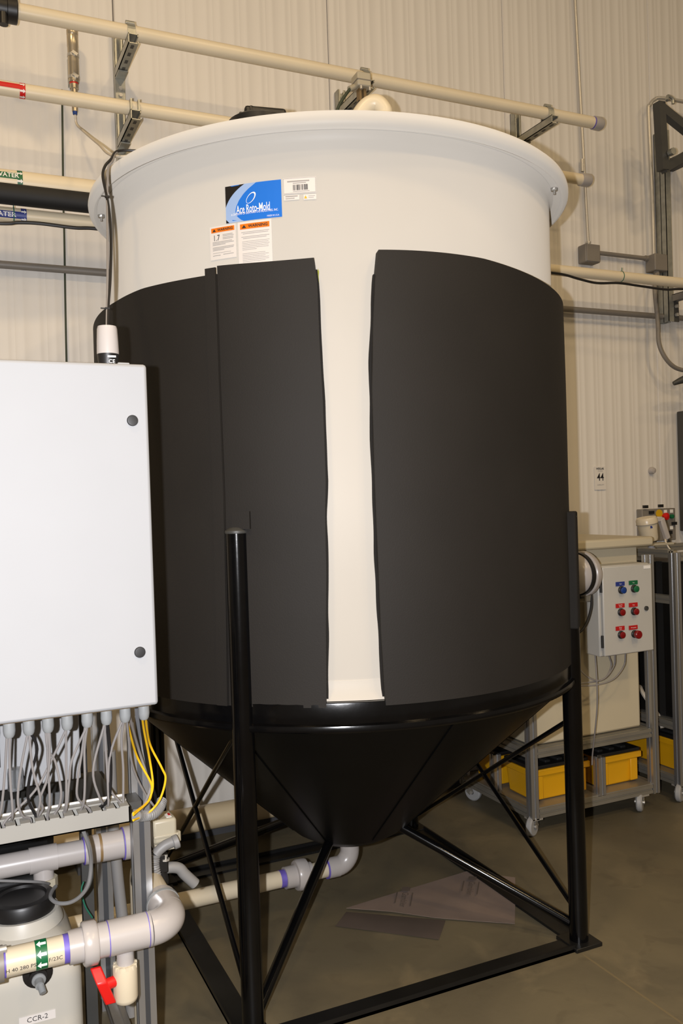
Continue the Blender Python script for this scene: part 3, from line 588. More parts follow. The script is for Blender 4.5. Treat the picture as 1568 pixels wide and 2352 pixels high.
def cart(x0, x1, y0, y1, label, posttop):
    t = thing('aluminium_cart', ((x0+x1)/2, (y0+y1)/2, 0), label, 'cart'); k = .02; zb = .10; g = .003
    for x in (x0+k, x1-k):
        for y in (y0+k, y1-k):
            part('post', 'alu', t, lambda b: extrusion(b, (x, y, .075), (x, y, posttop)))
    for z in (zb, .375, posttop-.02):
        if z > 1: continue
        for y in (y0+k, y1-k): part('rail', 'alu_dull', t, lambda b: extrusion(b, (x0+2*k+g, y, z), (x1-2*k-g, y, z), upv=(0, 0, 1)))
        for x in (x0+k, x1-k): part('rail', 'alu_dull', t, lambda b: extrusion(b, (x, y0+2*k+g, z), (x, y1-2*k-g, z), upv=(0, 0, 1)))
    part('shelf', 'alu_dull', t, lambda b: b.lohi((x0+.01, y0+.01, zb+.02), (x1-.01, y1-.01, zb+.025))); part('shelf', 'alu_dull', t, lambda b: b.lohi((x0+.042, y0+.042, .385), (x1-.042, y1-.042, .395)))
    for x, y, a in ((x0+.03, y0+.03, .5), (x1-.10, y0+.03, .7), (x0+.03, y1-.05, 2.0), (x1-.03, y1-.05, 1.0)): caster(t, x, y, .08, a)
    return t
CX0, CX1, CY0, CY1 = 2.355, 3.12, 3.19, 3.80
c1 = cart(CX0, CX1, CY0, CY1, 'aluminium extrusion cart carrying the cream tank and grey control box', 1.24)
for (x, y) in ((2.375, 3.50), (2.765, 3.21)): part('short_post', 'alu', c1, lambda b: extrusion(b, (x, y, .122), (x, y, .30)))
pt = thing('cream_tank', (2.75, 3.5, .40), 'cream rectangular plastic tank with overhanging lid on the nearer cart', 'tank')
part('body', 'poly2', pt, lambda b: b.lohi((2.40, 3.236, .397), (3.055, 3.76, 1.19)), bevel=.012); part('neck', 'poly2', pt, lambda b: b.lohi((2.43, 3.25, 1.18), (3.075, 3.74, 1.285)), bevel=.008)
part('lid', 'poly2', pt, lambda b: b.lohi((2.38, 3.19, 1.283), (3.125, 3.79, 1.33)), bevel=.012)
# grey control box
BX0, BX1, BY0, BY1, BZ0, BZ1 = 2.665, 2.970, 3.05, 3.168, .806, 1.217
cb = thing('control_box', ((BX0+BX1)/2, (BY0+BY1)/2, BZ0), 'light grey control box with six coloured push buttons on the cart', 'control box')
part('body', 'greybox', cb, lambda b: b.lohi((BX0, BY0+.018, BZ0), (BX1, BY1, BZ1)), bevel=.006); part('door', 'greybox', cb, lambda b: b.lohi((BX0+.012, BY0, BZ0+.003), (BX1, BY0+.015, BZ1-.003)), bevel=.005)
for z in (BZ0+.07, BZ1-.09): part('hinge', 'black_plastic', cb, lambda b: b.cyl((BX0+.006, BY0+.006, z-.028), (BX0+.006, BY0+.006, z+.028), .006, seg=10))
lk = aY(1483, 1397, BY0); part('lock', 'dark_steel', cb, lambda b: b.ring([(.011, 0), (.011, .006), (.007, .007), (.006, .004), (0, .004)], lk, (0, -1, 0), 18))
part('tag_plate', 'white_print', cb, lambda b: b.box((BX1-.03, BY0-.001, BZ1-.018), (.04, .002, .014)))
cols = {'blue': ('blue', 'bblue'), 'green': ('green', 'green'), 'red': ('redlab', 'dred')}
for (px, py, lx, ly, c, words, rr, dep) in ((1426, 1355, 1423, 1341, 'blue', 'Start', .013, .022), (1455, 1352, 1453, 1338, 'green', 'Run', .013, .022), (1425, 1406, 1423, 1391, 'red', 'Transfer\nPump', .013, .018), (1455, 1404, 1453, 1389, 'red', 'Stop', .013, .022), (1425, 1458, 1423, 1443, 'red', 'Pump\nFault', .013, .018), (1456, 1456, 1453, 1441, 'red', 'Emergency', .017, .034)):
    p = aY(px, py, BY0); l = aY(lx, ly, BY0)
    pl = part('name_plate', cols[c][0], cb, lambda b: b.box((l.x, BY0-.002, l.z), (.050, .004, .019))); part('lettering', 'white_print', pl, lambda b: put_text(b, words, lambda x, y: V((l.x+x, BY0-.0048, l.z+y)), .007), flat=True)
    bt = part('push_button', 'black_plastic', cb, lambda b: b.ring([(.018, 0), (.018, .006), (.0155, .008), (.0145, dep*.6)], (p.x, BY0, p.z), (0, -1, 0), 20)); part('button_cap', cols[c][1], bt, lambda b: b.ring([(rr+.001, dep*.5), (rr+.002, dep*.6), (rr+.002, dep*.9), (rr-.001, dep), (0, dep)], (p.x, BY0, p.z), (0, -1, 0), 20))
for i, pts in enumerate([[(1398, 1507, 3.12), (1403, 1530, 3.12), (1385, 1560, 3.10), (1330, 1570, 3.12)], [(1412, 1505, 3.12), (1410, 1528, 3.12), (1392, 1555, 3.11), (1370, 1563, 3.10), (1345, 1552, 3.11), (1325, 1530, 3.13)], [(1436, 1502, 3.12), (1432, 1530, 3.11), (1408, 1560, 3.1), (1370, 1573, 3.1), (1320, 1576, 3.12)], [(1366, 1500, 3.12), (1370, 1560, 3.1), (1371, 1620, 3.1), (1366, 1680, 3.13), (1360, 1735, 3.18), (1359, 1757, 3.186)]]):
    tag(part('control_cable', 'cable', None, lambda b: b.tube([aY(x, y, yy) for x, y, yy in pts], .0035)), ['grey cable leaving the control box foot, leftmost loop', 'thin grey cable looping under the control box', 'thicker grey cable swinging left from under the control box', 'grey cable hanging straight from control box to lower shelf'][i], 'cable', 'cables of the grey control box')
def bin_(x0, x1, y0, y1, z0, z1, label):
    t = thing('storage_bin', ((x0+x1)/2, (y0+y1)/2, z0), label, 'bin', 'yellow bins with black lids'); i = .012
    def f(b):
        vs = [V(p) for p in ((x0+i, y0+i, z0), (x1-i, y0+i, z0), (x1-i, y1-i, z0), (x0+i, y1-i, z0), (x0, y0, z1), (x1, y0, z1), (x1, y1, z1), (x0, y1, z1))]
        b.add(vs, ((3, 2, 1, 0), (4, 5, 6, 7), (0, 1, 5, 4), (1, 2, 6, 5), (2, 3, 7, 6), (3, 0, 4, 7)))
    part('body', 'yellow_bin', t, f, bevel=.008); part('rim', 'yellow_bin', t, lambda b: b.lohi((x0-.010, y0-.010, z1-.03), (x1+.010, y1+.010, z1)), bevel=.004)
    for x in (x0+.035, x1-.035): part('corner_rib', 'yellow_bin', t, lambda b: b.lohi((x-.022, y0-.006, z0+.01), (x+.022, y0+.02, z1-.03)), bevel=.004)
    ld_ = part('lid', 'black_plastic', t, lambda b: b.lohi((x0-.004, y0-.004, z1), (x1+.004, y1+.004, z1+.018)), bevel=.004)
    n = max(2, int((x1-x0)/.07))
    for k in range(n): part('lid_rib', 'rubber', ld_, lambda b: b.lohi((x0+.02+k*(x1-x0-.04)/n, y0+.02, z1+.018), (x0+.02+k*(x1-x0-.04)/n+.03, y1-.02, z1+.030)), bevel=.003)
bin_(2.415, 2.735, 3.26, 3.475, .127, .275, 'yellow bin with black lid at the near left corner of the cart shelf')
bin_(2.80, 3.055, 3.26, 3.50, .127, .275, 'yellow bin with black lid at the right front of the cart shelf')
bin_(2.415, 2.735, 3.53, 3.745, .127, .275, 'yellow bin with black lid at the back left of the cart shelf')
# white round pump head seen past the foam
rc = V((2.40, 3.07, 1.13)); rl = thing('round_pump_head', rc-V((0, 0, .1)), 'white round flange with black band between the tank and the control box', 'pump')
rc = aY(1331, 1318, 3.06); ax3 = V((-.991, -.13, 0)).normalized()
part('flange', 'pvcw', rl, lambda b: b.ring([(.05, -.04), (.096, -.036), (.101, -.028), (.101, -.008), (.097, -.003), (.090, .0), (.090, .03), (.075, .055), (.04, .07), (0, .072)], rc, ax3, 40)); part('band', 'black_plastic', rl, lambda b: b.ring([(.0902, .002), (.097, .002), (.097, .022), (.0902, .022)], rc, ax3, 40, close=True))
part('bracket', 'alu_dull', rl, lambda b: b.box(rc+V((.045, .02, -.112)), (.05, .05, .035)), bevel=.006); part('mount', 'dark_steel', rl, lambda b: b.bar(rc+V((.02, .02, -.10)), (rc.x+.03, 3.236, rc.z-.10), .03, .03))
tag(part('pump_hose', 'rubber', None, lambda b: b.tube([aY(1357, 1362, 3.06), aY(1358, 1390, 3.05), aY(1351, 1420, 3.04), aY(1338, 1445, 3.03), aY(1322, 1458, 3.04)], .006)), 'short black hose hanging below the round white flange', 'hose')
# second cart
D0 = 3.255
c2 = cart(D0, D0+.75, CY0, CY1, 'aluminium cart carrying the black tank at the right edge', 1.24)
for z in (1.005, 1.235): part('rail', 'alu_dull', c2, lambda b: extrusion(b, (D0+.02, CY0+.043, z), (D0+.02, CY1-.043, z), upv=(0, 0, 1)))
for y in (CY0+.02, CY1-.02): part('rail', 'alu_dull', c2, lambda b: extrusion(b, (D0+.043, y, 1.22), (D0+.70, y, 1.22), upv=(0, 0, 1)))
bt2 = thing('black_tank', (D0+.38, 3.5, .40), 'black rectangular plastic tank in the cart at the right edge', 'tank')
part('body', 'black_satin', bt2, lambda b: b.lohi((D0+.046, 3.25, .397), (D0+.70, 3.75, 1.19)), bevel=.012); part('strap', 'rubber', bt2, lambda b: b.lohi((D0+.0455, 3.32, .40), (D0+.05, 3.36, 1.19)))
bin_(3.31, 3.60, 3.26, 3.72, .127, .285, 'yellow bin with black lid on the cart at the right edge')
tag(part('drain_hose', 'cable_white', None, lambda b: b.tube([aY(1462, 1555, 3.6), aY(1475, 1590, 3.45), aY(1495, 1620, 3.4), aY(1512, 1645, 3.36), aY(1521, 1672, 3.33)], .011)), 'pale hose slanting down between the two carts', 'hose')
# pump motor and switch box
mo = aY(1488, 1215, 3.50); pmt = thing('drum_pump', (mo.x, mo.y, 1.26), 'off white drum pump motor with pistol handle standing by the cream tank lid', 'pump')
tilt = V((.18, 0, -1)).normalized()
part('motor', 'pvc', pmt, lambda b: b.ring([(.02, -.072), (.05, -.068), (.056, -.055), (.056, -.035), (.052, -.034), (.047, .0), (.044, .045), (.040, .058), (.022, .062)], mo+V((.0, 0, -.005)), tilt, 28)); part('seam', 'conduit_grey', pmt, lambda b: b.ring([(.0565, -.036), (.0570, -.036), (.0570, -.033), (.0565, -.033)], mo+V((0, 0, -.005)), tilt, 28, close=True))
part('shaft', 'pvcw', pmt, lambda b: (b.cyl(mo+tilt*.05, mo+tilt*.125, .016), b.ring([(.018, .10), (.024, .115), (.024, .145), (.018, .15)], mo, tilt, 18)))
part('handle', 'pvcw', pmt, lambda b: (b.bar(mo+V((.045, 0, .05)), mo+V((.092, -.005, .048)), .03, .03), b.bar(mo+V((.085, -.005, .055)), mo+V((.128, -.005, -.06)), .03, .032)), bevel=.007); part('cord_guard', 'rubber', pmt, lambda b: b.cyl(mo+V((.126, -.005, -.058)), mo+V((.131, -.005, -.075)), .011, seg=10))
part('badge', 'blue', pmt, lambda b: b.box(mo+V((-.022, -.047, .012)), (.014, .002, .012)))
part('support', 'act_beige', pmt, lambda b: b.lohi((mo.x-.03, mo.y-.04, 1.262), (mo.x+.14, mo.y+.04, 1.272)))
part('cord', 'cable_white', pmt, lambda b: b.tube([mo+V((.130, -.005, -.072)), aY(1527, 1240, 3.48), aY(1534, 1256, 3.46), aY(1545, 1268, 3.44), aY(1562, 1276, 3.42), aY(1600, 1280, 3.42)], .004))
sb = thing('switch_box', (3.86, 3.90, 1.26), 'grey wall switch panel with red mushroom button and small labels', 'switch box')
b0, b1 = aY(1474, 1168, 3.90), aY(1552, 1240, 3.90)
part('body', 'conduit_grey', sb, lambda b: b.lohi((b0.x, 3.90, b1.z), (b1.x, 3.947, b0.z-.005)), bevel=.004)
def on(px, py): return aY(px, py, 3.90)
part('red_button', 'red', sb, lambda b: b.ring([(.012, 0), (.012, .015), (.022, .018), (.022, .030), (0, .036)], on(1522, 1186), (0, -1, 0), 20)); part('yellow_ring', 'yellow', sb, lambda b: b.ring([(.026, 0), (.026, .003), (0, .003)], on(1513, 1180), (0, -1, 0), 20))
part('selector', 'green', sb, lambda b: b.ring([(.013, 0), (.013, .016), (0, .018)], on(1540, 1186), (0, -1, 0), 14))
for px, py in ((1527, 1175), (1541, 1174), (1527, 1213), (1541, 1212)): part('tag_plate', 'white_print', sb, lambda b: b.box(on(px, py)+V((0, -.002, 0)), (.022, .004, .020)))
for px, py in ((1480, 1164), (1515, 1162), (1494, 1177), (1546, 1202)): part('black_clip', 'black_plastic', sb, lambda b: b.box(on(px, py)+V((0, -.006, 0)), (.032, .014, .018)))
part('socket', 'black_plastic', sb, lambda b: b.box(on(1532, 1223)+V((0, -.008, 0)), (.05, .018, .02))); part('cord', 'cable_black', sb, lambda b: b.tube([on(1536, 1240), aY(1538, 1262, 3.9), aY(1540, 1300, 3.9)], .003))

# ================================================================== left hand skid
EX0, EX1, EY0, EY1, EZ0, EZ1 = -.20, .398, 1.847, 2.085, 1.124, 1.857
en = thing('electrical_cabinet', ((EX0+EX1)/2, (EY0+EY1)/2, EZ0), 'large white steel electrical cabinet with two round locks at the left edge', 'cabinet')
part('body', 'encl', en, lambda b: b.lohi((EX0, EY0+.02, EZ0), (EX1-.002, EY1, EZ1)), bevel=.006); part('door', 'encl', en, lambda b: b.lohi((EX0, EY0, EZ0+.002), (EX1, EY0+.018, EZ1-.001)), bevel=.007)
part('lift_tab', 'encl', en, lambda b: b.lohi((EX1-.055, EY0+.03, EZ1-.002), (EX1-.03, EY0+.06, EZ1+.006)), bevel=.002)
for px, py in ((304, 966), (321, 1498)):
    p = aY(px, py, EY0); lo_ = part('lock', 'black_plastic', en, lambda b: b.ring([(.0118, 0), (.0118, .002), (.0105, .004), (.0085, .0042)], p, (0, -1, 0), 28))
    part('lock_insert', 'lock_grey', lo_, lambda b: b.ring([(.0085, .0005), (.0085, .0030), (0, .0032)], p, (0, -1, 0), 24)); part('key_slot', 'ink', lo_, lambda b: b.box(p+V((0, -.0034, 0)), (.0026, .001, .012)))
GL = [(21, 1671), (66, 1664), (110, 1658), (154, 1652), (200, 1646), (244, 1641), (287, 1636), (330, 1632)]
YG = 1.925; gx = [aY(x, y, YG) for x, y in GL]
for p in gx+[gx[0]-V((.042, 0, 0)), gx[0]-V((.084, 0, 0))]:
    zz = EZ0-.044
    part('cable_gland', 'gland', en, lambda b: (b.ring([(.0145, .044), (.0145, .032)], (p.x, YG, zz), (0, 0, 1), 6), b.ring([(.0120, .032), (.0125, .014), (.011, .005), (.008, .0), (0, 0)], (p.x, YG, zz), (0, 0, 1), 20)))
part('bottom_plate', 'brown_tape', en, lambda b: b.lohi((EX0+.01, EY0+.03, EZ0-.004), (EX1-.01, EY1-.01, EZ0)))
# beacon on the cabinet
sx = aY(247, 790, 1.97); bx_ = thing('signal_beacon', (sx.x, 1.97, EZ1), 'white capped signal beacon on a black base on top of the white cabinet', 'beacon')
part('base', 'black_plastic', bx_, lambda b: b.ring([(.0205, 0), (.0212, .01), (.0235, .036), (.0235, .040)], (sx.x, 1.97, EZ1), (0, 0, 1), 32)); part('cap', 'pvcw', bx_, lambda b: b.ring([(.0240, .038), (.0242, .042), (.0235, .066), (.0222, .094), (.0205, .100), (0, .102)], (sx.x, 1.97, EZ1), (0, 0, 1), 32))
part('marking', 'white_print', bx_, lambda b: (put_text(b, 'CE', lambda u, v: V((sx.x+.004+u, 1.97-.0234, EZ1+.019+v)), .012), b.add([V((sx.x+.004+u, 1.97-.0240, EZ1+.030+v)) for u, v in ((-.009, -.002), (.009, -.002), (.009, .002), (-.009, .002))], [(0, 1, 2, 3)])), flat=True)
# cords draped from the rim to behind the cabinet
def cord(name, m, pts, r, label, cat='cable', grp=None, seg=8): return tag(part(name, m, None, lambda b: b.tube(pts, r, seg)), label, cat, grp)
thr, zr = hit(272, 364, .872); rimp = cy(thr, 2.645, .868)
YC = lambda y: rimp.y-.05+(2.14-rimp.y+.05)*max(0, (y-366)/534)        # the cables lean from the rim towards the back of the cabinet
def draped(pts): return [cy(thr+.05, 2.652, .78), rimp]+[aY(x, y, YC(y)) for x, y in pts]
cord('black_cable', 'cable_black', draped([(254, 367), (241, 382), (236, 405), (245, 450), (252, 500), (255, 560), (253, 640), (248, 710), (247, 800), (250, 900)]), .0042, 'black cable looping over the tank rim down to the white cabinet')
cord('grey_cable', 'cable', draped([(258, 371), (249, 385), (247, 420), (246, 460), (247, 560), (247, 640), (246, 700), (245, 800), (246, 900)]), .0034, 'grey cable hanging from the tank rim beside the black one')
for px, py in ((246, 452), (246, 709)):
    p = aY(px, py, YC(py)); tag(part('zip_tie', 'black_plastic', None, lambda b: (b.box(p, (.012, .012, .005)), b.box(p+V((-.010, -.002, .0)), (.014, .003, .003)))), ['black zip tie on the hanging cables by the rim', 'black zip tie on the hanging cables above the beacon'][py > 600], 'zip tie')
# frame posts
fr = thing('aluminium_rack', (.1, 2.3, 0), 'aluminium extrusion rack under the white cabinet', 'frame')
xp = .4035
part('post', 'alu', fr, lambda b: extrusion(b, (xp, 2.135, 0), (xp, 2.135, 1.75), .042)); part('slot_strip', 'alu_slot', fr, lambda b: b.lohi((xp-.008, 2.1165, 0), (xp+.008, 2.1215, 1.75)))
xq = aY(240, 2050, 2.75).x; part('post', 'alu', fr, lambda b: extrusion(b, (xq, 2.75, 0), (xq, 2.75, 1.2), .045)); part('slot_strip', 'alu_slot', fr, lambda b: b.lohi((xq-.009, 2.731, 0), (xq+.009, 2.735, 1.2)))
part('post', 'alu', fr, lambda b: extrusion(b, (-.35, 2.135, 0), (-.35, 2.135, 1.75), .042)); part('rail', 'alu', fr, lambda b: extrusion(b, (-.325, 2.135, .10), (xp-.025, 2.135, .10), .042, upv=(0, 0, 1)))
part('cabinet_rail', 'alu', fr, lambda b: extrusion(b, (-.325, 2.108, 1.62), (xp-.025, 2.108, 1.62), .042, upv=(0, 0, 1)))
part('rail', 'alu', fr, lambda b: extrusion(b, (xp, 2.16, .06), (xp, 2.72, .06), .042, upv=(0, 0, 1)))
part('rail', 'alu', fr, lambda b: extrusion(b, (xp-.025, 2.75, .06), (xq+.025, 2.75, .06), .042, upv=(0, 0, 1)))
# wiring duct
DX1, DY0, DY1, DZ0, DZ1 = .352, 1.973, 2.045, .840, .876
du = thing('wiring_duct', (0, 2.0, DZ0), 'grey slotted wiring duct below the cabinet catching the cables', 'wiring duct')
part('trough', 'duct', du, lambda b: (b.lohi((-.4, DY0, DZ0), (DX1, DY0+.003, DZ1)), b.lohi((-.4, DY1-.003, DZ0), (DX1, DY1, DZ1+.004)), b.lohi((-.4, DY0, DZ0), (DX1, DY1, DZ0+.003)), b.lohi((DX1-.003, DY0, DZ0), (DX1, DY1, DZ1))))
for k in range(20):
    x = DX1-.012-k*.030; part('finger', 'duct', du, lambda b: b.lohi((x-.010, DY0, DZ1), (x+.010, DY0+.036, DZ1+.003)))
part('cover_lip', 'duct', du, lambda b: b.lohi((-.4, DY0+.044, DZ1), (DX1, DY1, DZ1+.004))); part('lip_edge', 'white_print', du, lambda b: b.lohi((-.4, DY1-.004, DZ1+.004), (DX1, DY1, DZ1+.008)))
part('bracket', 'dark_steel', du, lambda b: b.lohi((-.4, DY1, DZ0+.004), (DX1+.04, 2.113, DZ0+.020)))
YD = 2.0
def gl_cable(m, pts, r, label, grp): # first point leaves a gland, last one dips into the duct
    n = len(pts); P = [aY(x, y, YG+(YD-YG)*i/(n-1)) for i, (x, y) in enumerate(pts)]; P[0].z = EZ0-.035
    cord('control_cable' if m != 'cable_yellow' else 'yellow_cable', m, P+[P[-1]+V((.002, .004, -.02))], r, label, 'cable', grp, 7)
GREY = [[(16, 1674), (11, 1779), (3, 1858), (-6, 1890)], [(22, 1674), (23, 1779), (29, 1866), (26, 1886)], [(65, 1670), (48, 1765), (41, 1837), (51, 1873), (69, 1880)], [(66, 1668), (75, 1765), (92, 1830), (87, 1866), (88, 1878)],
 [(104, 1660), (110, 1721), (127, 1750), (140, 1815), (136, 1851), (125, 1871)], [(109, 1662), (110, 1750), (114, 1837), (109, 1874)], [(112, 1662), (114, 1740), (107, 1793), (92, 1834), (98, 1857), (86, 1880)], [(156, 1656), (123, 1736), (81, 1815), (12, 1886)], [(151, 1656), (152, 1750), (152, 1837), (147, 1867)],
 [(203, 1650), (166, 1743), (159, 1793), (153, 1851), (150, 1868)], [(196, 1650), (189, 1721), (178, 1793), (179, 1834), (206, 1860)], [(201, 1650), (194, 1720), (195, 1793), (192, 1844), (184, 1864)],
 [(242, 1646), (214, 1767), (228, 1830), (241, 1854)], [(240, 1646), (242, 1710), (246, 1767), (249, 1842), (246, 1854)], [(283, 1642), (254, 1730), (252, 1808), (280, 1848)], [(284, 1642), (279, 1700), (283, 1767), (283, 1846)]]
GLAB = ['from the first gland at the left edge, swinging left', 'from the first gland at the left edge, hanging straight', 'from the second gland, bowed to the left', 'from the second gland, slanting right behind the black one', 'from the third gland, bowed far right', 'from the third gland, hanging straight', 'from the third gland, kinked to the left low down', 'from the fourth gland, slanting all the way left', 'from the fourth gland, hanging straight', 'from the fifth gland, bowed to the left', 'from the fifth gland, ending furthest right', 'from the fifth gland, hanging straight', 'from the sixth gland, widest bow to the left', 'from the sixth gland, close beside the thick black cable', 'from the seventh gland, bowed left', 'from the seventh gland, hanging straight by the post']
for p, l in zip(GREY, GLAB): gl_cable('cable', p, .0027, 'grey cable '+l, 'grey cables below the white cabinet')
gl_cable('cable_black', [(68, 1668), (85, 1721), (68, 1786), (65, 1837), (84, 1877)], .0032, 'black cable from the second gland snaking between grey ones', None)
gl_cable('cable_black', [(245, 1645), (250, 1700), (254, 1767), (249, 1834), (228, 1857)], .0042, 'thick black cable from the sixth gland below the white cabinet', None)
def yel(pts, label): cord('yellow_cable', 'cable_yellow', [aY(x, y, YG+(2.06-YG)*min(1, i/2)) for i, (x, y) in enumerate(pts[:-1])]+[aY(*pts[-1], 2.0)], .0027, label, 'cable', 'yellow cables below the white cabinet', 7)
yel([(288, 1640), (300, 1690), (316, 1741), (345, 1795), (348, 1815), (341, 1840), (306, 1872)], 'yellow cable from the seventh gland')
yel([(325, 1636), (331, 1680), (343, 1741), (351, 1800), (345, 1830), (335, 1846), (306, 1868)], 'yellow cable from the last gland, straightest of the three')
yel([(334, 1636), (337, 1672), (346, 1714), (372, 1765), (380, 1790), (367, 1836), (340, 1868), (306, 1884)], 'yellow cable from the last gland, bowed furthest right')
cord('grey_cable', 'cable', [aY(290, 1640, YG), aY(303, 1754, 2.03), aY(332, 1821, 2.08), aY(356, 1856, 2.1), aY(362, 1880, 2.2)], .0027, 'grey cable from the seventh gland crossing behind the yellow ones')
cord('grey_cable', 'cable', [aY(296, 1640, YG), aY(318, 1720, 2.05), aY(340, 1790, 2.08), aY(344, 1815, 2.09), aY(330, 1850, 2.07), aY(318, 1872, 2.05)], .0032, 'grey cable with the yellow ones looping back to the post')
cord('black_cable', 'cable_black', [aY(322, 1640, YG+.02), aY(332, 1720, 2.06), aY(345, 1790, 2.10), aY(357, 1830, 2.13), aY(366, 1868, 2.2)], .0038, 'black cable from the last gland going down to the actuator')
tag(part('corrugated_hose', 'hose_grey', None, lambda b: b.tube([aY(372, 1838, 2.12), aY(366, 1856, 2.10), aY(350, 1870, 2.075), aY(330, 1874, 2.06), aY(312, 1874, 2.03)], lambda t: .012+.0012*math.sin(t*120), 12, n=14)), 'grey corrugated hose bending round the frame post', 'hose')
# white box behind the cables, black shelf
wbx = thing('white_instrument_box', (.05, 2.26, .89), 'white instrument box behind the grey cables under the cabinet', 'box')
part('body', 'encl', wbx, lambda b: b.lohi((-.3, 2.20, .888), (.277, 2.36, 1.10)), bevel=.004); part('display', 'black_plastic', wbx, lambda b: b.lohi((-.1, 2.197, .945), (.094, 2.20, 1.06)))
for x, z in ((.142, .914), (.118, .914)): part('screw', 'ink', wbx, lambda b: b.cyl((x, 2.20, z), (x, 2.196, z), .0045, seg=10))
part('sight_cup', 'clear', wbx, lambda b: b.ring([(.018, 0), (.018, .04), (.016, .05), (0, .052)], (.124, 2.172, .895), (0, 0, 1), 18))
bs = thing('black_back_panel', (.05, 2.45, .0), 'black panel and shelf behind the wiring duct', 'panel')
part('panel', 'black_satin', bs, lambda b: b.lohi((-.5, 2.48, .70), (.33, 2.50, 1.15))); part('shelf', 'dark_steel', bs, lambda b: b.lohi((-.5, 2.13, .805), (.36, 2.48, .818))); part('plate', 'steel', bs, lambda b: b.box((.283, 2.16, .826), (.036, .03, .012)))
part('clear_guard', 'clear', bs, lambda b: b.lohi((-.2, 2.17, .82), (.25, 2.176, .872)))
for x in (-.45, .30): part('foot', 'dark_steel', bs, lambda b: b.lohi((x, 2.44, 0), (x+.03, 2.47, .80)))
# white process pipe behind the duct
zu = .632; up_ = thing('process_pipe', (.1, 2.4, .6), 'white PVC pipe with couplings behind the wiring duct', 'pipe')
part('pipe', 'pvcw', up_, lambda b: b.cyl((-.6, 2.4, zu), (.33, 2.4, zu), .0302, seg=24)); x_ = aY(193, 1950, 2.4).x
part('coupling', 'pvcw', up_, lambda b: b.ring([(.037, 0), (.037, .038)], (x_, 2.4, zu), (1, 0, 0), 24)); part('tape', 'brown_tape', up_, lambda b: b.cyl((x_+.038, 2.4, zu), (x_+.045, 2.4, zu), .0372, seg=24)); part('coupling', 'pvcw', up_, lambda b: b.ring([(.0375, .045), (.0375, .10), (.044, .105), (.044, .13), (.038, .132)], (x_, 2.4, zu), (1, 0, 0), 24))
part('primer_ring', 'primer', up_, lambda b: b.cyl((x_-.003, 2.4, zu), (x_, 2.4, zu), .0365, seg=24)); part('primer_ring', 'primer', up_, lambda b: b.cyl((x_+.101, 2.4, zu), (x_+.104, 2.4, zu), .043, seg=24))
xt_ = aY(100, 2000, 2.4).x; part('tee', 'pvcw', up_, lambda b: (b.cyl((xt_, 2.4, zu), (xt_, 2.4, zu-.055), .026), b.cyl((xt_-.035, 2.4, zu), (xt_+.035, 2.4, zu), .034))); part('nut', 'act_beige', up_, lambda b: b.cyl((xt_+.005, 2.4, zu-.05), (xt_+.005, 2.4, zu-.078), .03, seg=8))
cord('sample_tube', 'hose_grey', [aY(192, 1910, 2.1), aY(204, 1945, 2.12), aY(209, 1985, 2.15), aY(203, 2030, 2.16), aY(185, 2058, 2.18), aY(160, 2073, 2.2), aY(132, 2074, 2.22), aY(116, 2062, 2.25), aY(120, 2046, 2.3), aY(128, 2036, 2.33)], .0048, 'grey sample tube looping from the duct down beside the black lid', 'tube')
cord('sample_tube', 'hose_grey', [aY(-40, 2022, 2.25), aY(40, 2024, 2.27), aY(90, 2026, 2.3), aY(112, 2030, 2.34)], .0035, 'straight grey tube running left behind the black lid', 'tube')
cord('green_wire', 'tie_green', [aY(192, 2025, 2.35), aY(187, 2045, 2.35), aY(195, 2080, 2.35), aY(212, 2108, 2.35)], .0022, 'thin green wire hanging beside the grey tube', 'wire')
xh = aY(262, 2000, 2.62); cord('drop_hose', 'hose_grey', [V((xh.x, 2.62, .83)), V((xh.x+.002, 2.62, .62)), V((xh.x+.01, 2.62, .45)), V((xh.x+.022, 2.60, .25)), V((xh.x+.03, 2.58, .05))], .017, 'grey corrugated hose dropping between the frame posts', 'hose', None, 12)
bm_ = thing('dark_zone_box', (.16, 2.58, 0), 'black box added to fill the dark zone behind the frame', 'pump')  # invented black box shapes, added to fill the dark zone behind the rack
part('housing', 'black_satin', bm_, lambda b: b.lohi((-.5, 2.52, .06), (.24, 2.68, .55)), bevel=.02); part('motor', 'black_satin', bm_, lambda b: b.cap((-.3, 2.60, .64), (.24, 2.60, .64), .075, .25, 28)); part('foot', 'rubber', bm_, lambda b: b.lohi((-.4, 2.54, 0), (.22, 2.66, .06)))
# chemical tank with black lid
ct = thing('chemical_tank', (.0, 2.33, 0), 'translucent white chemical tank with black screw lid labelled CCR-2', 'tank')
def shoulder(b):
    x0, x1, y0, y1 = -.35, .262, 2.165, 2.47; prof = [(.0, .02), (.0, .415), (.004, .455), (.018, .490), (.05, .513), (.09, .520)]; vs = []; n = 0
    for (i, z) in prof:
        ring_ = []
        rr = .045
        for (cx_, cy_, a0) in ((x1-i-rr, y0+i+rr, -pi/2), (x1-i-rr, y1-i-rr, 0), (x0+i+rr, y1-i-rr, pi/2), (x0+i+rr, y0+i+rr, pi)):
            for k in range(6): a = a0+pi/2*k/5; ring_.append(V((cx_+rr*math.cos(a), cy_+rr*math.sin(a), z)))
        n = len(ring_); vs += ring_
    fs = [(j*n+k, j*n+(k+1) % n, (j+1)*n+(k+1) % n, (j+1)*n+k) for j in range(len(prof)-1) for k in range(n)]; fs += [tuple(range(n-1, -1, -1)), tuple((len(prof)-1)*n+k for k in range(n))]
    b.add(vs, fs)
part('body', 'translucent', ct, shoulder)
lx = aY(58, 2088, 2.315); lc = V((.137, 2.318, 0))
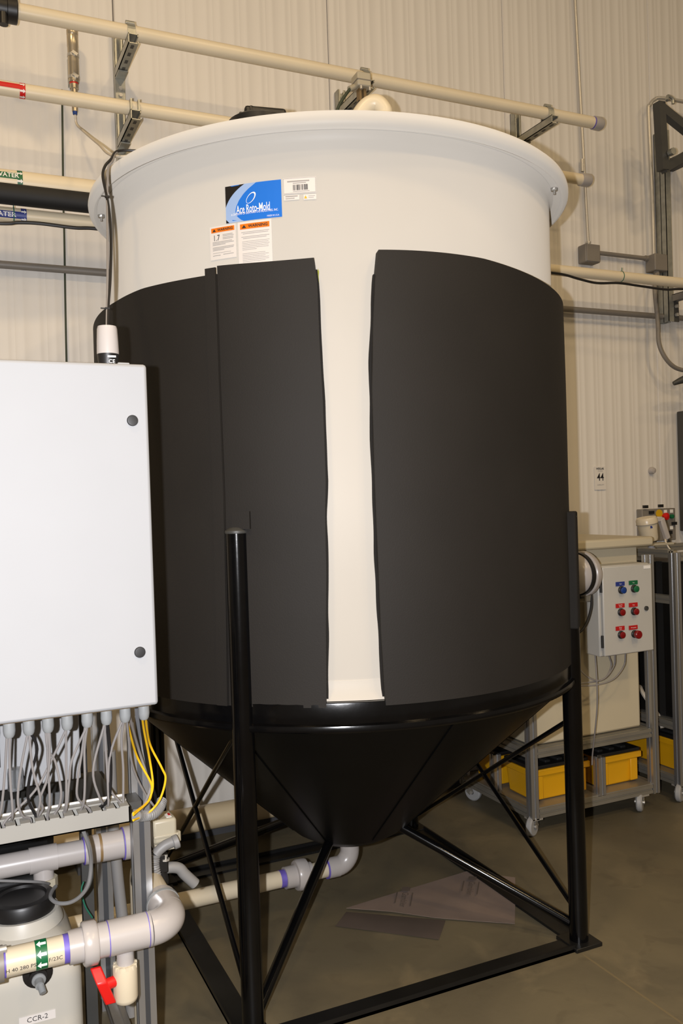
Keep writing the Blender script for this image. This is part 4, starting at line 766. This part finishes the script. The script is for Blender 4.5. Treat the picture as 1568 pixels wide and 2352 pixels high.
part('neck', 'translucent', ct, lambda b: b.ring([(.098, .515), (.094, .530), (.088, .545)], lc, (0, 0, 1), 40)); part('lid', 'black_plastic', ct, lambda b: b.ring([(.078, .530), (.079, .534), (.079, .574), (.075, .580), (.060, .582), (.056, .576), (0, .576)], lc, (0, 0, 1), 48))
lb = aY(86, 2338, 2.164); part('label_tape', 'stk_white', ct, lambda b: b.box(lb, (.082, .0016, .021))); part('lettering', 'ink', ct, lambda b: put_text(b, 'CCR-2', lambda u, v: V((lb.x+u, lb.y-.0014, lb.z+v)), .017), flat=True)
pg = aY(86, 2232, 2.165); part('drain_bung', 'black_plastic', ct, lambda b: b.ring([(.034, 0), (.034, .010), (.020, .014), (.020, .03)], (pg.x, 2.166, pg.z), (0, -1, 0), 24)); part('spigot', 'gland', ct, lambda b: (b.ring([(.016, .03), (.016, .034), (.010, .036), (.010, .055)], (pg.x, 2.166, pg.z), (0, -1, -.15), 18), b.cyl((pg.x+.002, 2.115, pg.z-.008), (pg.x+.006, 2.10, pg.z-.020), .008, seg=14)))
# front process pipe with union, tee, ball valve, elbow
yp, zf = 2.0, .576; fp = thing('front_pipe', (.25, yp, zf-.05), 'white PVC pipe with green arrow tape, union, tee and elbow in front of the frame', 'pipe')
PX = lambda x, y=2140: aY(x, y, yp).x
xu = PX(157, 2178); part('pipe', 'pvc', fp, lambda b: b.cyl((-.5, yp, zf), (xu, yp, zf), .0302, seg=32))
part('grey_coupling', 'conduit_grey', fp, lambda b: b.ring([(.036, -.2), (.037, -.05), (.037, 0)], (PX(8, 2215), yp, zf), (1, 0, 0), 28)); part('clamp_bolt', 'emt', fp, lambda b: b.cyl((PX(-2, 2170), yp-.012, zf+.036), (PX(14, 2170), yp-.012, zf+.036), .008, seg=10)); part('primer_ring', 'primer', fp, lambda b: b.cyl((PX(8, 2215), yp, zf), (PX(13, 2215), yp, zf), .0306, seg=28))
part('primer_ring', 'primer', fp, lambda b: b.cyl((xu-.011, yp, zf), (xu, yp, zf), .0307, seg=28))
part('union', 'pvcw', fp, lambda b: (b.ring([(.036, 0), (.037, .032)], (xu, yp, zf), (1, 0, 0), 16), b.ring([(.045, .030), (.048, .034), (.048, .058), (.045, .062)], (xu, yp, zf), (1, 0, 0), 12), b.ring([(.0375, .06), (.0375, .086)], (xu, yp, zf), (1, 0, 0), 28)))
xt0 = xu+.086; xt1 = PX(337, 2110); xcn = PX(398, 2100)
part('tee', 'pvcw', fp, lambda b: (b.cyl((xt0, yp, zf), (xt1, yp, zf), .0385, seg=32), b.cyl((PX(286, 2150), yp, zf), (PX(286, 2150), yp, zf-.068), .0195, seg=24))); part('primer_ring', 'primer', fp, lambda b: (b.cyl((xt1-.001, yp, zf), (xt1+.001, yp, zf), .0388, seg=32), b.cyl((xt0-.001, yp, zf), (xt0+.001, yp, zf), .0388, seg=32)))
part('elbow', 'pvcw', fp, lambda b: (b.cyl((xt1, yp, zf), (xcn-.055, yp, zf), .0385, seg=32), b.elbow((xcn, yp, zf), (-1, 0, 0), (0, 1, 0), .055, .0385, 32, 12), b.cyl((xcn, yp+.055, zf), (xcn, yp+.13, zf), .0385, seg=32)))
part('pipe', 'pvc', fp, lambda b: b.cyl((xcn, yp+.13, zf), (xcn, 2.23, zf), .0302, seg=24)); part('hose_strap', 'gland', fp, lambda b: b.ring([(.0388, -.004), (.041, -.004), (.041, .004), (.0388, .004)], (xcn, yp+.11, zf), (0, 1, .18), 32, close=True))
x0g, x1g = PX(80, 2190), PX(107, 2185); band(fp, x0g, x1g, yp, zf, .0302, 'green', a0=-2.4, a1=2.4, n=28); arrows(fp, (x0g+x1g)/2, yp, zf, .0302, (1.18, .44, -.30), .020, dirn=-1)
wraptext(fp, 'H 40 280 PSI', PX(48, 2215), yp, zf, .0302, -.16, .0115, 'ink', .064); wraptext(fp, 'F/23C', PX(125, 2200), yp, zf, .0302, -.06, .0115, 'ink', .028)
bv = thing('ball_valve', (PX(290, 2250), yp, .42), 'cream ball valve with red lever under the white tee', 'valve')
xv = PX(288, 2250)
part('body', 'pvc', bv, lambda b: b.ring([(.020, .512), (.026, .510), (.0275, .502), (.0275, .436), (.025, .428), (.020, .424), (0, .424)], (xv, yp, 0), (0, 0, 1), 32))
part('collar', 'pvc', bv, lambda b: [b.box((xv+.024*math.cos(a), yp+.024*math.sin(a), .507), (.006, .006, .010)) for a in [k*pi/6 for k in range(12)]])
part('stem', 'red', bv, lambda b: b.cyl((xv-.024, yp-.004, .478), (xv-.046, yp-.010, .478), .0125, seg=16)); part('lever', 'red', bv, lambda b: b.prism([(.038, .012), (.034, .022), (.008, .016), (-.020, .012), (-.045, .006), (-.045, -.006), (-.020, -.010), (.010, -.012)], lambda u, v, t: V((xv-.050-t+u*-.35, yp-.012+v, .480+u)), -.010, .014), bevel=.003)
# actuated valve behind the post
ab = aY(374, 1903, 2.30); av = thing('actuated_valve', (ab.x, 2.3, .45), 'beige electric actuator with grey fittings and black valve beside the frame post', 'valve')
part('housing', 'act_beige', av, lambda b: b.lohi(ab+V((-.034, -.036, -.028)), ab+V((.030, .036, .036))), bevel=.008); part('cover', 'act_beige', av, lambda b: b.lohi(ab+V((-.032, -.038, -.012)), ab+V((.034, .038, -.004))), bevel=.002); part('housing_foot', 'act_beige', av, lambda b: b.lohi(ab+V((-.03, -.034, -.048)), ab+V((.024, .034, -.028))), bevel=.003)
part('lug', 'act_beige', av, lambda b: b.cap(ab+V((.034, -.02, -.006)), ab+V((.034, -.02, -.034)), .009, .3, 12)); part('rating_plate', 'white_print', av, lambda b: b.box(ab+V((.014, -.0345, -.036)), (.026, .001, .014))); part('top_label', 'white_print', av, lambda b: b.box(ab+V((.012, -.01, .0365)), (.014, .03, .001))); part('wire_gland', 'redlab', av, lambda b: b.box(ab+V((.016, -.004, .0370)), (.006, .016, .001)))
A2 = lambda x, y, yy=2.24: aY(x, y, yy)
part('grey_fitting', 'hose_grey', av, lambda b: b.tube([A2(404, 1932), A2(396, 1934), A2(380, 1941), A2(366, 1952), A2(358, 1962)], .0135, 14)); part('fitting_end', 'hose_grey', av, lambda b: b.ring([(.016, -.006), (.018, -.004), (.018, .008), (.015, .010)], A2(402, 1934), (1, 0, .25), 18))
part('flex_hose', 'hose_grey', av, lambda b: b.tube([A2(357, 1962), A2(355, 1985), A2(359, 2010), A2(361, 2022)], lambda t: .0122+.0012*math.sin(t*90), 14, n=16)); part('grey_tube', 'hose_grey', av, lambda b: b.tube([A2(372, 1995, 2.26), A2(395, 1992, 2.26), A2(412, 1995, 2.26), A2(424, 2008, 2.26), A2(448, 2030, 2.26)], .0145, 16))
part('bolt', 'emt', av, lambda b: (b.cyl(A2(380, 1962), A2(380, 1975), .006, seg=8), b.cyl(A2(380, 1972), A2(380, 1976), .011, seg=8)))
part('valve_body', 'black_plastic', av, lambda b: (b.ring([(.040, 0), (.046, .006), (.046, .05), (.040, .056)], (xcn, 2.235, zf), (0, 1, 0), 28), b.box((xcn+.02, 2.26, zf+.045), (.05, .05, .05)), b.cyl((xcn+.02, 2.27, zf+.05), (ab.x-.005, 2.29, ab.z-.05), .012)), bevel=.004)
part('outlet_pipe', 'pvc', av, lambda b: (b.cyl((xcn, 2.29, zf), (xcn, 2.33, zf), .0302, seg=20), b.elbow((xcn, 2.385, zf), (0, -1, 0), (0, 0, -1), .055, .0302, 20), b.cyl((xcn, 2.385, zf-.055), (xcn, 2.385, .012), .0302, seg=20)))
# paper sheet on the floor
pf = [aZ(x, y, .003) for x, y in ((795, 2092), (945, 2040), (1070, 2003), (1183, 2018), (1182, 2122), (1000, 2112))]
ps = thing('kraft_sheet', (sum(p.x for p in pf)/6, sum(p.y for p in pf)/6, 0), 'creased brown printed paper sheet lying on the floor under the tank', 'paper')
def psheet(b):
    pts = [aZ(x, y, .003) for x, y in ((795, 2092), (870, 2065), (945, 2040), (1010, 2021), (1070, 2003), (1183, 2018), (1183, 2070), (1182, 2122), (1090, 2118), (1000, 2112), (900, 2100))]
    for p, h in zip(pts, (.012, .006, .002, .003, .004, .006, .003, .002, .006, .008, .012)): p.z = .002+h
    c = aZ(1040, 2065, .003); c.z = .004; n = len(pts); top = [c]+pts; bot = [p-V((0, 0, .0015)) for p in top]
    b.add(top+bot, [(0, i, i % n+1) for i in range(1, n+1)]+[(n+1, n+1+i % n+1, n+1+i) for i in range(1, n+1)]+[(i, i % n+1, n+1+i % n+1, n+1+i) for i in range(1, n+1)])
part('sheet', 'paper', ps, psheet, ang=60)
part('folded_flap', 'paper_dark', ps, lambda b: b.prism([(795, 2094), (770, 2127), (1008, 2158), (1023, 2114), (900, 2103)], lambda u, v, t: aZ(u, v, t+.003), 0, .0015))
for px, py in ((1080, 2040), (927, 2066)):
    c = aZ(px, py, .014); dx = (aZ(px-8, py+40, .014)-c).normalized(); dy = V((-dx.y, dx.x, 0))
    part('print', 'kraft_ink', ps, lambda b: (put_text(b, 'Gambler', lambda u, v: V((c.x, c.y, .0145))+dx*u+dy*v, .036, .12), b.add([V((c.x, c.y, .0145))+dx*u+dy*v for u, v in ((-.06, -.034), (.03, -.034), (.03, -.029), (-.06, -.029))], [(0, 1, 2, 3)]), b.add([V((c.x, c.y, .0145))+dx*u+dy*v for u, v in ((-.06, .026), (.05, .026), (.05, .031), (-.06, .031))], [(0, 1, 2, 3)]), b.add([V((c.x, c.y, .0145))+dx*u+dy*v for u, v in ((-.105, -.016), (-.075, -.016), (-.072, 0), (-.075, .016), (-.105, .016), (-.108, 0))], [(0, 1, 2, 3, 4, 5)])), flat=True)
